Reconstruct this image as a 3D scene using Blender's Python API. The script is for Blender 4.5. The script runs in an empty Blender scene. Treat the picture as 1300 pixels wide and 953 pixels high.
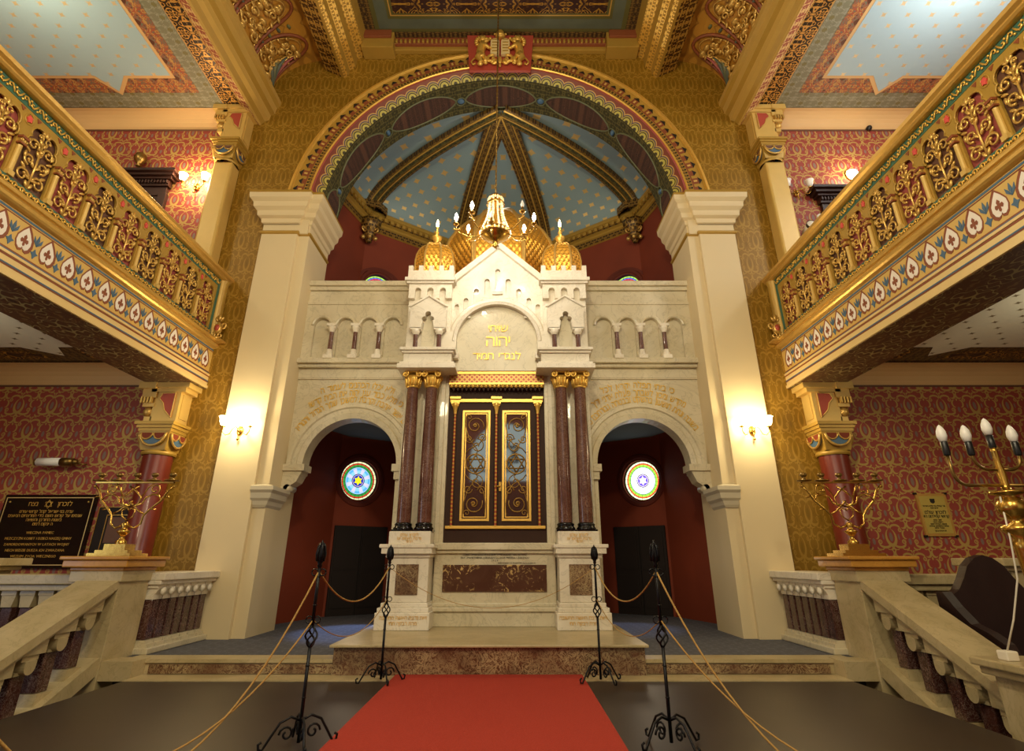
import bpy, math, random
from mathutils import Vector, Matrix
from mathutils.geometry import tessellate_polygon
random.seed(7)
PI = math.pi
SC = bpy.context.scene
COL = SC.collection
def R(d): return math.radians(d)

# ------------------------------------------------------------------ meshes
class MB:
    def __init__(s, flip=False):
        s.v = []; s.f = []; s.m = []; s.sm = []; s.uv = []; s.flip = flip
    def add(s, vs, fs, m=0, smooth=False, uvs=None):
        b = len(s.v); s.v += [tuple(p) for p in vs]
        for i, f in enumerate(fs):
            s.f.append(tuple(b + k for k in f)); s.m.append(m); s.sm.append(smooth)
            s.uv.append(uvs[i] if uvs else None)
        return b
    def mark(s): return len(s.v)
    def xf(s, start, M):
        for i in range(start, len(s.v)): s.v[i] = tuple(M @ Vector(s.v[i]))
    def box(s, x0, x1, y0, y1, z0, z1, m=0):
        if x0 > x1: x0, x1 = x1, x0
        vs = [(x, y, z) for z in (z0, z1) for y in (y0, y1) for x in (x0, x1)]
        s.add(vs, [(0,2,3,1),(4,5,7,6),(0,1,5,4),(2,6,7,3),(0,4,6,2),(1,3,7,5)], m)
    def ext(s, loops, ax, a0, a1, m=0, smooth=False, caps=True):
        if not isinstance(loops[0][0], (tuple, list)): loops = [loops]
        if a0 > a1: a0, a1 = a1, a0
        def P(p, a):
            return {'x': (a, p[0], p[1]), 'y': (p[0], a, p[1]), 'z': (p[0], p[1], a)}[ax]
        def area(l): return sum(l[i][0]*l[(i+1) % len(l)][1]-l[(i+1) % len(l)][0]*l[i][1] for i in range(len(l)))
        L = []
        for k, l in enumerate(loops):
            l = list(l)
            if (area(l) > 0) != (k == 0): l.reverse()
            L.append(l)
        rev = ax == 'y'
        vs = []; fs = []
        for l in L:
            b = len(vs); n = len(l)
            vs += [P(p, a0) for p in l] + [P(p, a1) for p in l]
            for i in range(n):
                j = (i+1) % n
                q = (b+i, b+j, b+n+j, b+n+i)
                fs.append(q[::-1] if rev else q)
        s.add(vs, fs, m, smooth)
        if caps:
            if len(L) == 1:
                n = len(L[0]); c0 = tuple(range(n)); c1 = tuple(range(n, 2*n))
                cf = [c0[::-1], c1] if not rev else [c0, c1[::-1]]
                s.add(vs, cf, m)
            else:
                flat = [p for l in L for p in l]
                tris = tessellate_polygon([[Vector((p[0], p[1], 0)) for p in l] for l in L])
                n = len(flat)
                va = [P(p, a0) for p in flat] + [P(p, a1) for p in flat]
                cf = []
                for t in tris:
                    a, b_, c = [flat[i] for i in t]
                    ar = (b_[0]-a[0])*(c[1]-a[1])-(c[0]-a[0])*(b_[1]-a[1])
                    t = tuple(t) if ar > 0 else tuple(t)[::-1]
                    u = tuple(i+n for i in t)
                    cf += [t[::-1], u] if not rev else [t, u[::-1]]
                s.add(va, cf, m)
    def lathe(s, prof, cx=0, cy=0, n=24, m=0, smooth=True, a0=0, a1=2*PI, rot=0):
        vs = []; fs = []; full = abs(a1-a0-2*PI) < 1e-6
        k = n if full else n+1
        for r, z in prof:
            for i in range(k):
                a = a0+(a1-a0)*i/n+rot
                vs.append((cx+r*math.cos(a), cy+r*math.sin(a), z))
        for j in range(len(prof)-1):
            for i in range(n):
                i2 = (i+1) % k
                if prof[j][0] < 1e-6 and prof[j+1][0] < 1e-6: continue
                fs.append((j*k+i, j*k+i2, (j+1)*k+i2, (j+1)*k+i))
        s.add(vs, fs, m, smooth)
    def tube(s, pts, r=.01, n=8, m=0, closed=False, smooth=True, flat=1.0):
        pts = [Vector(p) for p in pts]; N = len(pts)
        rs = r if isinstance(r, (list, tuple)) else [r]*N
        vs = []; up = None
        for i, p in enumerate(pts):
            if closed: t = pts[(i+1) % N]-pts[i-1]
            else: t = pts[min(i+1, N-1)]-pts[max(i-1, 0)]
            if t.length < 1e-9: t = Vector((0, 0, 1))
            t.normalize()
            if up is None:
                up = Vector((0, 1, 0)) if abs(t.y) < .9 else Vector((1, 0, 0))
            up = up-t*up.dot(t)
            if up.length < 1e-6: up = t.orthogonal()
            up.normalize(); w = t.cross(up)
            for k in range(n):
                a = 2*PI*k/n
                vs.append(p+(w*math.cos(a)+up*math.sin(a)*flat)*rs[i])
        fs = []
        M_ = N if closed else N-1
        for i in range(M_):
            j = (i+1) % N
            for k in range(n):
                k2 = (k+1) % n
                fs.append((i*n+k, i*n+k2, j*n+k2, j*n+k))
        if not closed:
            fs.append(tuple(range(n))[::-1]); fs.append(tuple((N-1)*n+k for k in range(n)))
        s.add(vs, fs, m, smooth)
    def ball(s, c, r, m=0, n=10, sc=(1, 1, 1), smooth=True, rot=None):
        st = s.mark()
        k = max(4, n//2)
        prof = [(math.sin(PI*i/k), -math.cos(PI*i/k)) for i in range(k+1)]
        prof[0] = (0, -1); prof[-1] = (0, 1)
        s.lathe(prof, 0, 0, n, m, smooth)
        M = Matrix.Translation(c) @ (rot.to_4x4() if rot else Matrix.Identity(4)) @ Matrix.Diagonal((r*sc[0], r*sc[1], r*sc[2], 1))
        s.xf(st, M)
    def revy(s, prof, cx, cz, a0, a1, n=48, m=0, smooth=False, ms=None):
        """profile (r, y) turned about an axis along y; uv = arc length, profile length"""
        k = n+1; vs = []; fs = []; uvs = []; mm = []
        d = [0]
        for i in range(1, len(prof)):
            d.append(d[-1]+math.hypot(prof[i][0]-prof[i-1][0], prof[i][1]-prof[i-1][1]))
        rm = sum(p[0] for p in prof)/len(prof)
        for r, y in prof:
            for i in range(k):
                a = a0+(a1-a0)*i/n
                vs.append((cx+r*math.cos(a), y, cz+r*math.sin(a)))
        for j in range(len(prof)-1):
            f2 = []; u2 = []
            for i in range(n):
                f2.append((j*k+i, j*k+i+1, (j+1)*k+i+1, (j+1)*k+i))
                ua, ub = rm*abs(a1-a0)*i/n, rm*abs(a1-a0)*(i+1)/n
                u2.append([(ua, d[j]), (ub, d[j]), (ub, d[j+1]), (ua, d[j+1])])
            s.add(vs, f2, ms[j] if ms else m, smooth, u2)
    def mould(s, path, prof, m=0, closed=False, ms=None):
        """plan path (x,y) swept with profile (out,z); out is to the right of travel"""
        N = len(path); P = [Vector((p[0], p[1])) for p in path]
        def nrm(a, b):
            d = (b-a).normalized(); return Vector((d.y, -d.x))
        offs = []
        for i in range(N):
            if closed: n0, n1 = nrm(P[i-1], P[i]), nrm(P[i], P[(i+1) % N])
            else:
                n1 = nrm(P[i], P[i+1]) if i < N-1 else nrm(P[i-1], P[i])
                n0 = nrm(P[i-1], P[i]) if i > 0 else n1
            b = n0+n1; b.normalize(); c = max(.2, b.dot(n0)); offs.append(b/c)
        K = len(prof); vs = []
        for i in range(N):
            for o, z in prof: vs.append((P[i].x+offs[i].x*o, P[i].y+offs[i].y*o, z))
        for i in range(N if closed else N-1):
            j = (i+1) % N
            for k in range(K-1):
                s.add([vs[i*K+k], vs[j*K+k], vs[j*K+k+1], vs[i*K+k+1]], [(0, 1, 2, 3)], ms[k] if ms else m)
        if not closed:
            s.add([vs[k] for k in range(K)], [tuple(range(K))], m)
            s.add([vs[(N-1)*K+k] for k in range(K)], [tuple(range(K))[::-1]], m)
    def join(s, o, off=(0, 0, 0)):
        b = len(s.v); s.v += [(p[0]+off[0], p[1]+off[1], p[2]+off[2]) for p in o.v]
        s.f += [tuple(b+k for k in f) for f in o.f]; s.m += o.m; s.sm += o.sm; s.uv += o.uv
    def build(s, name, mats, parent=None, bevel=0, kind=None, label=None, cat=None, group=None):
        if not isinstance(mats, (list, tuple)): mats = [mats]
        ox = Vector((0, 0, 0)); q = parent
        while q is not None: ox += q.location; q = q.parent
        vs = s.v; fs = s.f; uvl = s.uv
        if s.flip:
            vs = [(-x, y, z) for x, y, z in vs]; fs = [f[::-1] for f in fs]
            uvl = [u[::-1] if u else None for u in uvl]
        me = bpy.data.meshes.new(name)
        me.from_pydata([(x-ox.x, y-ox.y, z-ox.z) for x, y, z in vs], [], fs)
        for mt in mats: me.materials.append(mt)
        uvd = me.uv_layers.new(name='UVMap').data
        out = []
        for pi, p in enumerate(me.polygons):
            u = uvl[pi]
            if u is None:
                n = p.normal; ax, ay, az = abs(n.x), abs(n.y), abs(n.z)
                if ay >= ax and ay >= az: a, b = 0, 2
                elif ax >= az: a, b = 1, 2
                else: a, b = 0, 1
                for vi in p.vertices:
                    w = vs[vi]; out += [w[a], w[b]]
            else:
                for q in u: out += [q[0], q[1]]
        uvd.foreach_set('uv', out)
        me.polygons.foreach_set('material_index', s.m)
        me.polygons.foreach_set('use_smooth', s.sm)
        me.update()
        o = bpy.data.objects.new(name, me); COL.objects.link(o)
        if parent: o.parent = parent
        if bevel:
            b = o.modifiers.new('bevel', 'BEVEL'); b.width = bevel; b.segments = 2; b.limit_method = 'ANGLE'; b.angle_limit = R(50)
        if kind: o['kind'] = kind
        tagit(o, label, cat, group)
        return o
def tagit(o, label=None, cat=None, group=None):
    if label: o['label'] = label
    if cat: o['category'] = cat
    if group: o['group'] = group
def thing(name, loc, label, cat, group=None):
    o = bpy.data.objects.new(name, None); COL.objects.link(o); o.location = loc; o.empty_display_size = .1
    tagit(o, label, cat, group); return o
def copy_tree(o, parent=None):
    c = o.copy(); COL.objects.link(c); c.parent = parent
    for ch in list(o.children): copy_tree(ch, c)
    return c
def arc(cx, cz, r, a0, a1, n):
    return [(cx+r*math.cos(R(a0+(a1-a0)*i/n)), cz+r*math.sin(R(a0+(a1-a0)*i/n))) for i in range(n+1)]
def spiral(cx, cz, r0, r1, a0, a1, n=18):
    return [(cx+(r0+(r1-r0)*i/n)*math.cos(R(a0+(a1-a0)*i/n)), cz+(r0+(r1-r0)*i/n)*math.sin(R(a0+(a1-a0)*i/n))) for i in range(n+1)]

# ------------------------------------------------------------------ materials
def lin(c):
    if isinstance(c, str): c = tuple(int(c[i:i+2], 16) for i in (0, 2, 4))
    f = lambda x: x/12.92 if x <= .04045 else ((x+.055)/1.055)**2.4
    return tuple(f(x/255) for x in c)+(1,)
class NT:
    def __init__(s, name):
        s.mat = bpy.data.materials.new(name); s.mat.use_nodes = True
        s.t = s.mat.node_tree; s.t.nodes.clear(); s.uvn = None
    def n(s, ty, **k):
        d = s.t.nodes.new(ty)
        for a, b in k.items(): setattr(d, a, b)
        return d
    def L(s, a, b): s.t.links.new(a, b)
    def put(s, sock, v):
        if hasattr(v, 'is_linked') or isinstance(v, bpy.types.NodeSocket): s.L(v, sock)
        else: sock.default_value = v
    def uv(s):
        if not s.uvn: s.uvn = s.n('ShaderNodeUVMap', uv_map='UVMap').outputs[0]
        return s.uvn
    def obj(s): return s.n('ShaderNodeTexCoord').outputs['Object']
    def xyz(s, v):
        d = s.n('ShaderNodeSeparateXYZ'); s.L(v, d.inputs[0]); return d.outputs
    def comb(s, x, y=0, z=0):
        d = s.n('ShaderNodeCombineXYZ'); s.put(d.inputs[0], x); s.put(d.inputs[1], y); s.put(d.inputs[2], z); return d.outputs[0]
    def ma(s, op, a, b=0, c=0, clamp=False):
        d = s.n('ShaderNodeMath', operation=op, use_clamp=clamp); s.put(d.inputs[0], a); s.put(d.inputs[1], b); s.put(d.inputs[2], c); return d.outputs[0]
    def map(s, v, loc=(0,0,0), rot=(0,0,0), sc=(1,1,1)):
        d = s.n('ShaderNodeMapping'); s.L(v, d.inputs[0]); d.inputs[1].default_value = loc; d.inputs[2].default_value = rot; d.inputs[3].default_value = sc; return d.outputs[0]
    def noise(s, v, scale=5, det=2, rough=.5, dist=0, col=False):
        d = s.n('ShaderNodeTexNoise'); s.L(v, d.inputs['Vector'])
        d.inputs['Scale'].default_value = scale; d.inputs['Detail'].default_value = det; d.inputs['Roughness'].default_value = rough; d.inputs['Distortion'].default_value = dist
        return d.outputs[1 if col else 0]
    def vor(s, v, scale=5, rnd=1, feat='F1', out=0, metric='EUCLIDEAN', ex=.5):
        d = s.n('ShaderNodeTexVoronoi', feature=feat, distance=metric); s.L(v, d.inputs['Vector'])
        d.inputs['Scale'].default_value = scale; d.inputs['Randomness'].default_value = rnd
        if metric == 'MINKOWSKI': d.inputs['Exponent'].default_value = ex
        return d.outputs[out]
    def ramp(s, fac, stops, const=False):
        d = s.n('ShaderNodeValToRGB'); s.L(fac, d.inputs[0]); e = d.color_ramp.elements
        if const: d.color_ramp.interpolation = 'CONSTANT'
        while len(e) < len(stops): e.new(.5)
        for i, (p, c) in enumerate(stops):
            e[i].position = p; e[i].color = (c, c, c, 1) if isinstance(c, (int, float)) else (lin(c) if len(c) != 4 or isinstance(c, str) else c)
        return d.outputs[0]
    def mix(s, f, a, b, mode='MIX'):
        d = s.n('ShaderNodeMix', data_type='RGBA', blend_type=mode); s.put(d.inputs[0], f)
        s.put(d.inputs[6], lin(a) if isinstance(a, (str, tuple)) and not hasattr(a, 'node') else a)
        s.put(d.inputs[7], lin(b) if isinstance(b, (str, tuple)) and not hasattr(b, 'node') else b)
        return d.outputs[2]
    def lt(s, a, w): return s.ma('LESS_THAN', a, w)
    def smooth_lt(s, a, w, e=.03):
        d = s.n('ShaderNodeMapRange'); s.put(d.inputs[0], a); d.inputs[1].default_value = w-e; d.inputs[2].default_value = w+e
        d.inputs[3].default_value = 1; d.inputs[4].default_value = 0; return d.outputs[0]
    def out(s, col, rough=.5, metal=0, bump=None, bs=.3, bd=.01, emi=None, es=0, spec=.5, alpha=None, coat=0):
        p = s.n('ShaderNodeBsdfPrincipled'); o = s.n('ShaderNodeOutputMaterial'); s.L(p.outputs[0], o.inputs[0])
        s.put(p.inputs['Base Color'], lin(col) if isinstance(col, (str, tuple)) else col)
        s.put(p.inputs['Roughness'], rough); s.put(p.inputs['Metallic'], metal)
        p.inputs['Specular IOR Level'].default_value = spec; p.inputs['Coat Weight'].default_value = coat
        if bump is not None:
            b = s.n('ShaderNodeBump'); b.inputs['Strength'].default_value = bs; b.inputs['Distance'].default_value = bd
            s.L(bump, b.inputs['Height']); s.L(b.outputs[0], p.inputs['Normal'])
        if emi is not None:
            s.put(p.inputs['Emission Color'], lin(emi) if isinstance(emi, (str, tuple)) else emi); s.put(p.inputs['Emission Strength'], es)
        return s.mat
    def fold(s, pu, pv, sc=3, det=1, dist=.6, seed=0, v=None):
        """mirror-folded noise: a symmetric arabesque that repeats every 2pu x 2pv metres"""
        x = s.xyz(v or s.uv())
        a = s.ma('PINGPONG', x[0], pu); b = s.ma('PINGPONG', x[1], pv)
        return a, b, s.noise(s.comb(a, b, seed), sc, det, .5, dist)
def plain(name, col, rough=.5, metal=0, var=.08, sc=8, bs=.1, spec=.5, coat=0):
    t = NT(name); f = t.noise(t.obj(), sc, 3)
    c = t.mix(t.ma('MULTIPLY', f, var*2), col, tuple(max(0, int(x*.72)) for x in (tuple(int(col[i:i+2], 16) for i in (0, 2, 4)) if isinstance(col, str) else col)))
    return t.out(c, rough, metal, bump=f, bs=bs, spec=spec, coat=coat)
def emit(name, col, st):
    t = NT(name); return t.out('202020', .5, emi=col, es=st)
def marble(name, a, b, vein, rough=.28, sc=1.0, vw=.5):
    t = NT(name); o = t.obj()
    f = t.noise(o, 1.2*sc, 4, .6, .8)
    w = t.noise(o, 2.1*sc, 5, .6, 2.2)
    v = t.ma('ABSOLUTE', t.ma('SUBTRACT', w, .5)); v = t.smooth_lt(v, .012, .012)
    c = t.mix(t.ramp(f, [(.3, 0.), (.7, 1.)]), a, b)
    c = t.mix(t.ma('MULTIPLY', v, vw), c, vein)
    return t.out(c, rough, coat=.15)
def breccia(name, a, b, vein, sc=9, rough=.25, amt=.5, vw=.06, sparse=False):
    t = NT(name); o = t.obj()
    f = t.noise(o, sc*.6, 4, .65, 1.0)
    c = t.mix(t.ramp(f, [(.35, 0.), (.65, 1.)]), a, b)
    n1 = t.noise(o, sc*2.2, 3, .6, 3.0)
    if sparse:
        k = t.ma('MULTIPLY', t.ramp(n1, [(.55, 0.), (.60, 1.)]), t.ramp(t.noise(o, sc*.5, 3, .6, .5), [(.44, 0.), (.56, 1.)]))
    else:
        e = t.ma('ABSOLUTE', t.ma('SUBTRACT', n1, .5)); n2 = t.ma('ABSOLUTE', t.ma('SUBTRACT', t.noise(o, sc*4.2, 2, .6, 2.0), .52))
        k = t.ma('MAXIMUM', t.smooth_lt(e, vw, vw*.7), t.ma('MULTIPLY', t.smooth_lt(n2, vw*.6, vw*.4), .7))
        k = t.ma('MULTIPLY', k, t.ramp(t.noise(o, sc*.7, 3), [(.35, .25), (.6, 1.)]))
    c = t.mix(t.ma('MULTIPLY', k, amt), c, vein)
    return t.out(c, rough, coat=.2)
M = {}
M['marble'] = marble('white marble', 'ECE4D2', 'D8CDB6', '9A917C', .32, 1.2, .3)
M['marble_beige'] = marble('beige marble', 'DAD0B4', 'C4B898', '8C8468', .34, 1.0, .35)
M['marble_stair'] = marble('yellowed marble', 'C2B088', 'A8976C', '7A6C48', .38, 1.5, .3)
M['marble_orange'] = marble('honey marble', 'CC9440', 'B27C2C', '8A5C20', .3, 1.5, .3)
M['column_red'] = breccia('red brown marble', '4C281E', '5E362C', 'B8947C', 5, .18, .35, .03)
M['breccia'] = breccia('mottled red marble', '4A2A1A', '66402A', 'B8A278', 4.2, .32, .85, .045)
M['breccia_dark'] = breccia('dark plum marble panel', '4C3024', '5C4032', 'CDAE70', 3.2, .2, 1.0, .08, True)
M['baluster_dark'] = breccia('dark plum marble', '3A1E1A', '4B2A24', 'A08A80', 4, .22, .5, .02)
M['plaster'] = plain('cream plaster', 'E0CDA2', .6, 0, .10, 1.2, .05)
M['plaster_grey'] = plain('cool cream plaster', 'D2C8AC', .6, 0, .12, 1.0, .05)
M['cove'] = plain('painted cove', 'DDB67E', .6, 0, .12, 1.5, .05)
M['gold'] = plain('gilding', 'DDB562', .36, .6, .15, 20, .25)
M['gold_leaf'] = plain('bright gold leaf', 'EDC05C', .36, .55, .1, 30, .2)
M['goldtile'] = None
M['bronze_gold'] = plain('bronze gilding', 'A07A36', .4, .6, .1, 10)
M['letter_gold'] = plain('gilded letter', 'E2B428', .5, .05, .05)
M['ochre'] = plain('ochre gold paint', 'B8933F', .42, .2, .15, 6, .1)
M['ochre_light'] = plain('pale ochre paint', 'D8B463', .42, .1, .12, 6, .1)
M['cornice_gold'] = plain('pale gold cornice paint', 'CDA858', .42, .1, .1, 6)
M['cream_line'] = plain('cream moulding paint', 'E4C888', .42, .1, .1, 6, .1)
M['redpaint'] = plain('brick red paint', 'B04A38', .5, 0, .1)
M['rosepaint'] = plain('rose red paint', 'A8524A', .55, 0, .2)
M['rustpaint'] = plain('rust brown paint', '8A4A2A', .5, 0, .1)
M['brownpaint'] = plain('umber paint', '6E4A36', .55, 0, .2)
M['greenpaint'] = plain('deep green paint', '3E6B58', .5, 0, .2)
M['bluepaint'] = plain('blue paint', '4A6A86', .5, 0, .1)
M['whitepaint'] = plain('white paint', 'EDE6DC', .5, 0, .05)
M['blackpaint'] = plain('black paint', '1B1714', .5, 0, .1)
M['pinkred'] = plain('pink red paint', 'E05A50', .5, 0, .15)
M['maroon'] = plain('maroon plaster', '8A371A', .75, 0, .35, 1.2, .1)
M['maroon_dark'] = plain('oxblood plaster', '702814', .75, 0, .35, 1.2, .1)
M['chamber_ceiling'] = plain('grey blue plaster', '7E8B90', .8, 0, .3, 1.5, .1)
M['darkwood'] = plain('dark walnut', '3A2018', .35, 0, .4, 6, .1)
M['blackwood'] = plain('very dark oak', '1C0E08', .75, 0, .3, 6, .1)
M['arkwood'] = plain('ark wood', '3E2416', .6, 0, .4, 10, .1, spec=.25)
M['redcolumn'] = plain('glossy red paint', '74281A', .34, 0, .2, 1.5, .05, coat=.1)
M['brass'] = plain('polished brass', 'C9A04C', .25, .95, .1, 20, .1)
M['brass_old'] = plain('aged brass', '9A7C42', .35, .9, .4, 12, .2)
M['iron'] = plain('wrought iron', '17161A', .4, .6, .2, 20, .3)
M['rope'] = plain('gold cord', 'B08A48', .7, 0, .2, 60, .6)
M['carpet'] = plain('red carpet', 'B0301C', .95, 0, .3, 80, .5)
M['glass_white'] = plain('frosted glass', 'F2F0EA', .3, 0, .02)
M['whiteplastic'] = plain('white plastic', 'E4DDCB', .4, 0, .05)
M['blackplastic'] = plain('black plastic', '101012', .35, 0, .05)
M['granite_black'] = plain('polished black granite', '0D0B0A', .12, 0, .1)
M['leather'] = plain('dark brown leather', '2A1614', .5, 0, .3, 20, .2)
M['leather_blue'] = plain('dark blue upholstery', '1B2A4A', .5, 0, .2, 20, .2)
M['bulb_on'] = emit('lit bulb', 'FFF4DC', 55)
M['shade_on'] = emit('lit glass shade', 'FFE6B0', 26)
M['candle_on'] = emit('lit candle bulb', 'FFE2A0', 18)

# gold tiles of the domes: rows of overlapping scales
t = NT('gilded scales'); x = t.xyz(t.uv())
ro = t.ma('DIVIDE', x[1], .085); ri = t.ma('FLOOR', ro)
xs = t.ma('ADD', t.ma('DIVIDE', x[0], .12), t.ma('MULTIPLY', t.ma('MODULO', ri, 2), .5))
fx = t.ma('SUBTRACT', t.ma('FRACT', xs), .5); fy = t.ma('FRACT', ro)
h = t.ma('ADD', fy, t.ma('MULTIPLY', t.ma('MULTIPLY', fx, fx), -3.0)); h = t.ma('FRACT', t.ma('ADD', h, 1))
c = t.mix(t.ramp(h, [(0, 0.), (.3, 1.)]), '8A5410', 'E8AC40')
M['goldtile'] = t.out(c, .36, .6, bump=h, bs=1, bd=.02)
t = NT('gilded small diamonds'); x = t.xyz(t.uv())
ro = t.ma('DIVIDE', x[1], .075); ri = t.ma('FLOOR', ro)
xs = t.ma('ADD', t.ma('DIVIDE', x[0], .085), t.ma('MULTIPLY', t.ma('MODULO', ri, 2), .5))
fx = t.ma('SUBTRACT', t.ma('FRACT', xs), .5); fy = t.ma('FRACT', ro)
h = t.ma('ADD', fy, t.ma('MULTIPLY', t.ma('ABSOLUTE', fx), -1.0)); h = t.ma('FRACT', t.ma('ADD', h, 1))
c = t.mix(t.ramp(h, [(0, 0.), (.4, 1.)]), '7A4A0C', 'EAAE40')
M['goldtile_small'] = t.out(c, .4, .5, bump=h, bs=1, bd=.015)

def damask(name, base, fig, fig2, pu, pv, k=1.0, rough=.6, metal=0, shade=.25):
    """palmette wallpaper: crescent leaves mirrored about each stem, alternate rows staggered"""
    t = NT(name)
    x = t.xyz(t.uv())
    row = t.ma('FLOOR', t.ma('DIVIDE', x[1], pv))
    xo = t.ma('ADD', x[0], t.ma('MULTIPLY', t.ma('MODULO', t.ma('ABSOLUTE', row), 2), pu/2))
    a = t.ma('PINGPONG', xo, pu/2)
    b = t.ma('MULTIPLY', t.ma('FRACT', t.ma('DIVIDE', x[1], pv)), pv)
    a = t.ma('MULTIPLY', a, .31/(pu/2)); b = t.ma('MULTIPLY', b, .44/pv)
    def dist(ca, cb, sx=1, sz=1):
        dx = t.ma('MULTIPLY', t.ma('SUBTRACT', a, ca), 1/sx); dz = t.ma('MULTIPLY', t.ma('SUBTRACT', b, cb), 1/sz)
        return t.ma('SQRT', t.ma('ADD', t.ma('MULTIPLY', dx, dx), t.ma('MULTIPLY', dz, dz)))
    def disc(ca, cb, r, sx=1, sz=1, e=None): return t.smooth_lt(dist(ca, cb, sx, sz), r, e or (.004 if sx == 1 else .1))
    def cres(ca, cb, r, oa, ob, r2=None):
        return t.ma('MULTIPLY', disc(ca, cb, r), t.ma('SUBTRACT', 1, disc(ca+oa, cb+ob, r2 or r*.94)))
    def lens(ca, cb, rx, rz, oa, ob, k=.86):
        return t.ma('MULTIPLY', disc(ca, cb, 1, rx, rz, .05), t.ma('SUBTRACT', 1, disc(ca+oa, cb+ob, 1, rx*k, rz*k, .05)))
    parts = [lens(0, .185, .098, .140, -.020, .030), lens(.125, .085, .105, .060, .004, .026), lens(.10, .345, .090, .055, 0, -.024),
             lens(.205, .125, .036, .036, -.003, .0, .5), lens(.178, .305, .032, .032, 0, 0, .5), lens(.255, .385, .060, .065, -.022, .014),
             lens(.245, .235, .050, .070, .022, 0), lens(.05, .03, .050, .040, .012, .016), lens(.05, .415, .045, .035, .010, -.014), lens(.215, .03, .06, .035, -.006, .016),
             disc(0, .025, 1, .016, .016), disc(0, .365, 1, .012, .028), disc(.31, .31, 1, .014, .022), disc(.205, .125, 1, .009, .009), disc(.178, .305, 1, .008, .008)]
    m1 = parts[0]
    for q in parts[1:]: m1 = t.ma('MAXIMUM', m1, q)
    bud = t.ma('MAXIMUM', disc(0, .20, 1, .030, .070), disc(.31, .13, 1, .026, .050))
    bud = t.ma('MAXIMUM', bud, disc(.135, .20, 1, .014, .045))
    g = t.noise(t.obj(), 2.0, 3)
    c = t.mix(m1, base, fig); c = t.mix(t.ma('MULTIPLY', bud, .8), c, fig2)
    c = t.mix(t.ma('MULTIPLY', g, shade), c, t.mix(.55, c, '000000'))
    return t.out(c, rough, metal, bump=m1, bs=.15, bd=.004)
M['wall_red'] = damask('red wallpaper', '983E34', 'B5954E', '80766C', .56, .42)
def arabesque(name, base, line, fill, pu, pv, sc=5, w=.04, rough=.55, metal=0, fillthr=.58, dist=.8, line2=None, bs=.1, seed=0):
    t = NT(name)
    a, b, f = t.fold(pu, pv, sc, 1, dist, seed)
    ln = t.smooth_lt(t.ma('ABSOLUTE', t.ma('SUBTRACT', f, .5)), w, w*.35)
    g = t.ramp(f, [(fillthr-.01, 0.), (fillthr+.01, 1.)])
    c = t.mix(g, base, fill)
    if line2:
        l2 = t.smooth_lt(t.ma('ABSOLUTE', t.ma('SUBTRACT', f, .40)), w*.7, w*.3); c = t.mix(l2, c, line2)
    c = t.mix(ln, c, line)
    return t.out(c, rough, metal, bump=ln, bs=bs, bd=.004)
M['wall_gold'] = damask('gold wallpaper', '8E6912', 'A8822E', '80600F', .38, .50, 1, .5, .15)
M['soffit_brown'] = arabesque('umber painted soffit', '50301A', '8E8456', '3A2014', .60, .40, 2.4, .016, .5, 0, .60, 1.8, '6E5632')
M['lattice'] = arabesque('gilded strapwork on black', '2A1C0C', 'D8A24C', '2A1C0C', .16, .18, 15, .055, .4, .3, .99, .5, None, bs=.6)
M['scroll_cream'] = arabesque('cream scrolls on red', '9A4032', 'DFC080', '8A5A32', .12, .12, 10, .06, .5, 0, .62, 1.0)
M['border_red'] = arabesque('red painted border', 'A25238', '6A7060', '5A3426', .5, .2, 6, .03, .55, 0, .56, 1.4, 'B89656')
M['border_grey'] = arabesque('grey blue painted border', '807F68', '9A9A88', '7A7348', .2, .12, 9, .03, .55, 0, .60, .8)
M['coffer_dark'] = arabesque('dark coffer with gold scrolls', '33160F', 'B98A30', '33160F', .7, .35, 3.2, .02, .5, .2, .99, 1.6, 'A67A2A')
M['band_dark'] = arabesque('dark painted band', '33200F', '6E5426', '271509', .1, .1, 14, .05, .5, 0, .6, 1)
M['pale_green'] = plain('pale green line paint', '6A6E4C', .5, 0, .1, 6)
M['coffer_green'] = plain('olive green paint', '5E5A2A', .55, 0, .3, 3)
M['coffer_blue'] = plain('slate blue paint', '5E6656', .55, 0, .4, 3)
M['scrollbeam'] = arabesque('gold scrolls on brown beam', '4A2A10', 'C39A48', '5A3616', .14, .16, 9, .06, .45, .3, .6, 1.0, bs=.5)
M['cove_paint'] = arabesque('painted ochre cove', 'B8842E', '9A6A22', 'C0903A', .9, .9, 1.2, .02, .5, .1, .6, .5)
M['medallion'] = arabesque('wine medallion ornament', '22120C', '64402C', '180C06', .3, .3, 9, .06, .85, 0, .6, .6)
M['soffit_green'] = arabesque('olive arch ornament', '34300F', '5A5224', '282410', .12, .12, 14, .05, .85, 0, .6, .6)
M['ribband'] = arabesque('dark rib ornament', '40260F', '86682C', '301C0C', .07, .07, 22, .07, .5, .2, .6, .5)
M['frieze_orn'] = arabesque('gilded frieze ornament', '38240F', '967434', '2A1A0C', .07, .09, 20, .08, .4, .35, .6, .5, bs=.8)
M['gold_fret'] = arabesque('carved gold ornament', '8A6420', 'E2B450', '6A4A16', .07, .07, 18, .1, .35, .5, .62, .8, bs=1)
M['platform_floor'] = arabesque('grey patterned platform carpet', '4A4A50', '5A5C66', '404048', .12, .12, 12, .05, .9, 0, .6, .6)
M['floor_dark'] = plain('dark stone floor', '3A2E26', .4, 0, .4, 2, .1)

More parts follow.
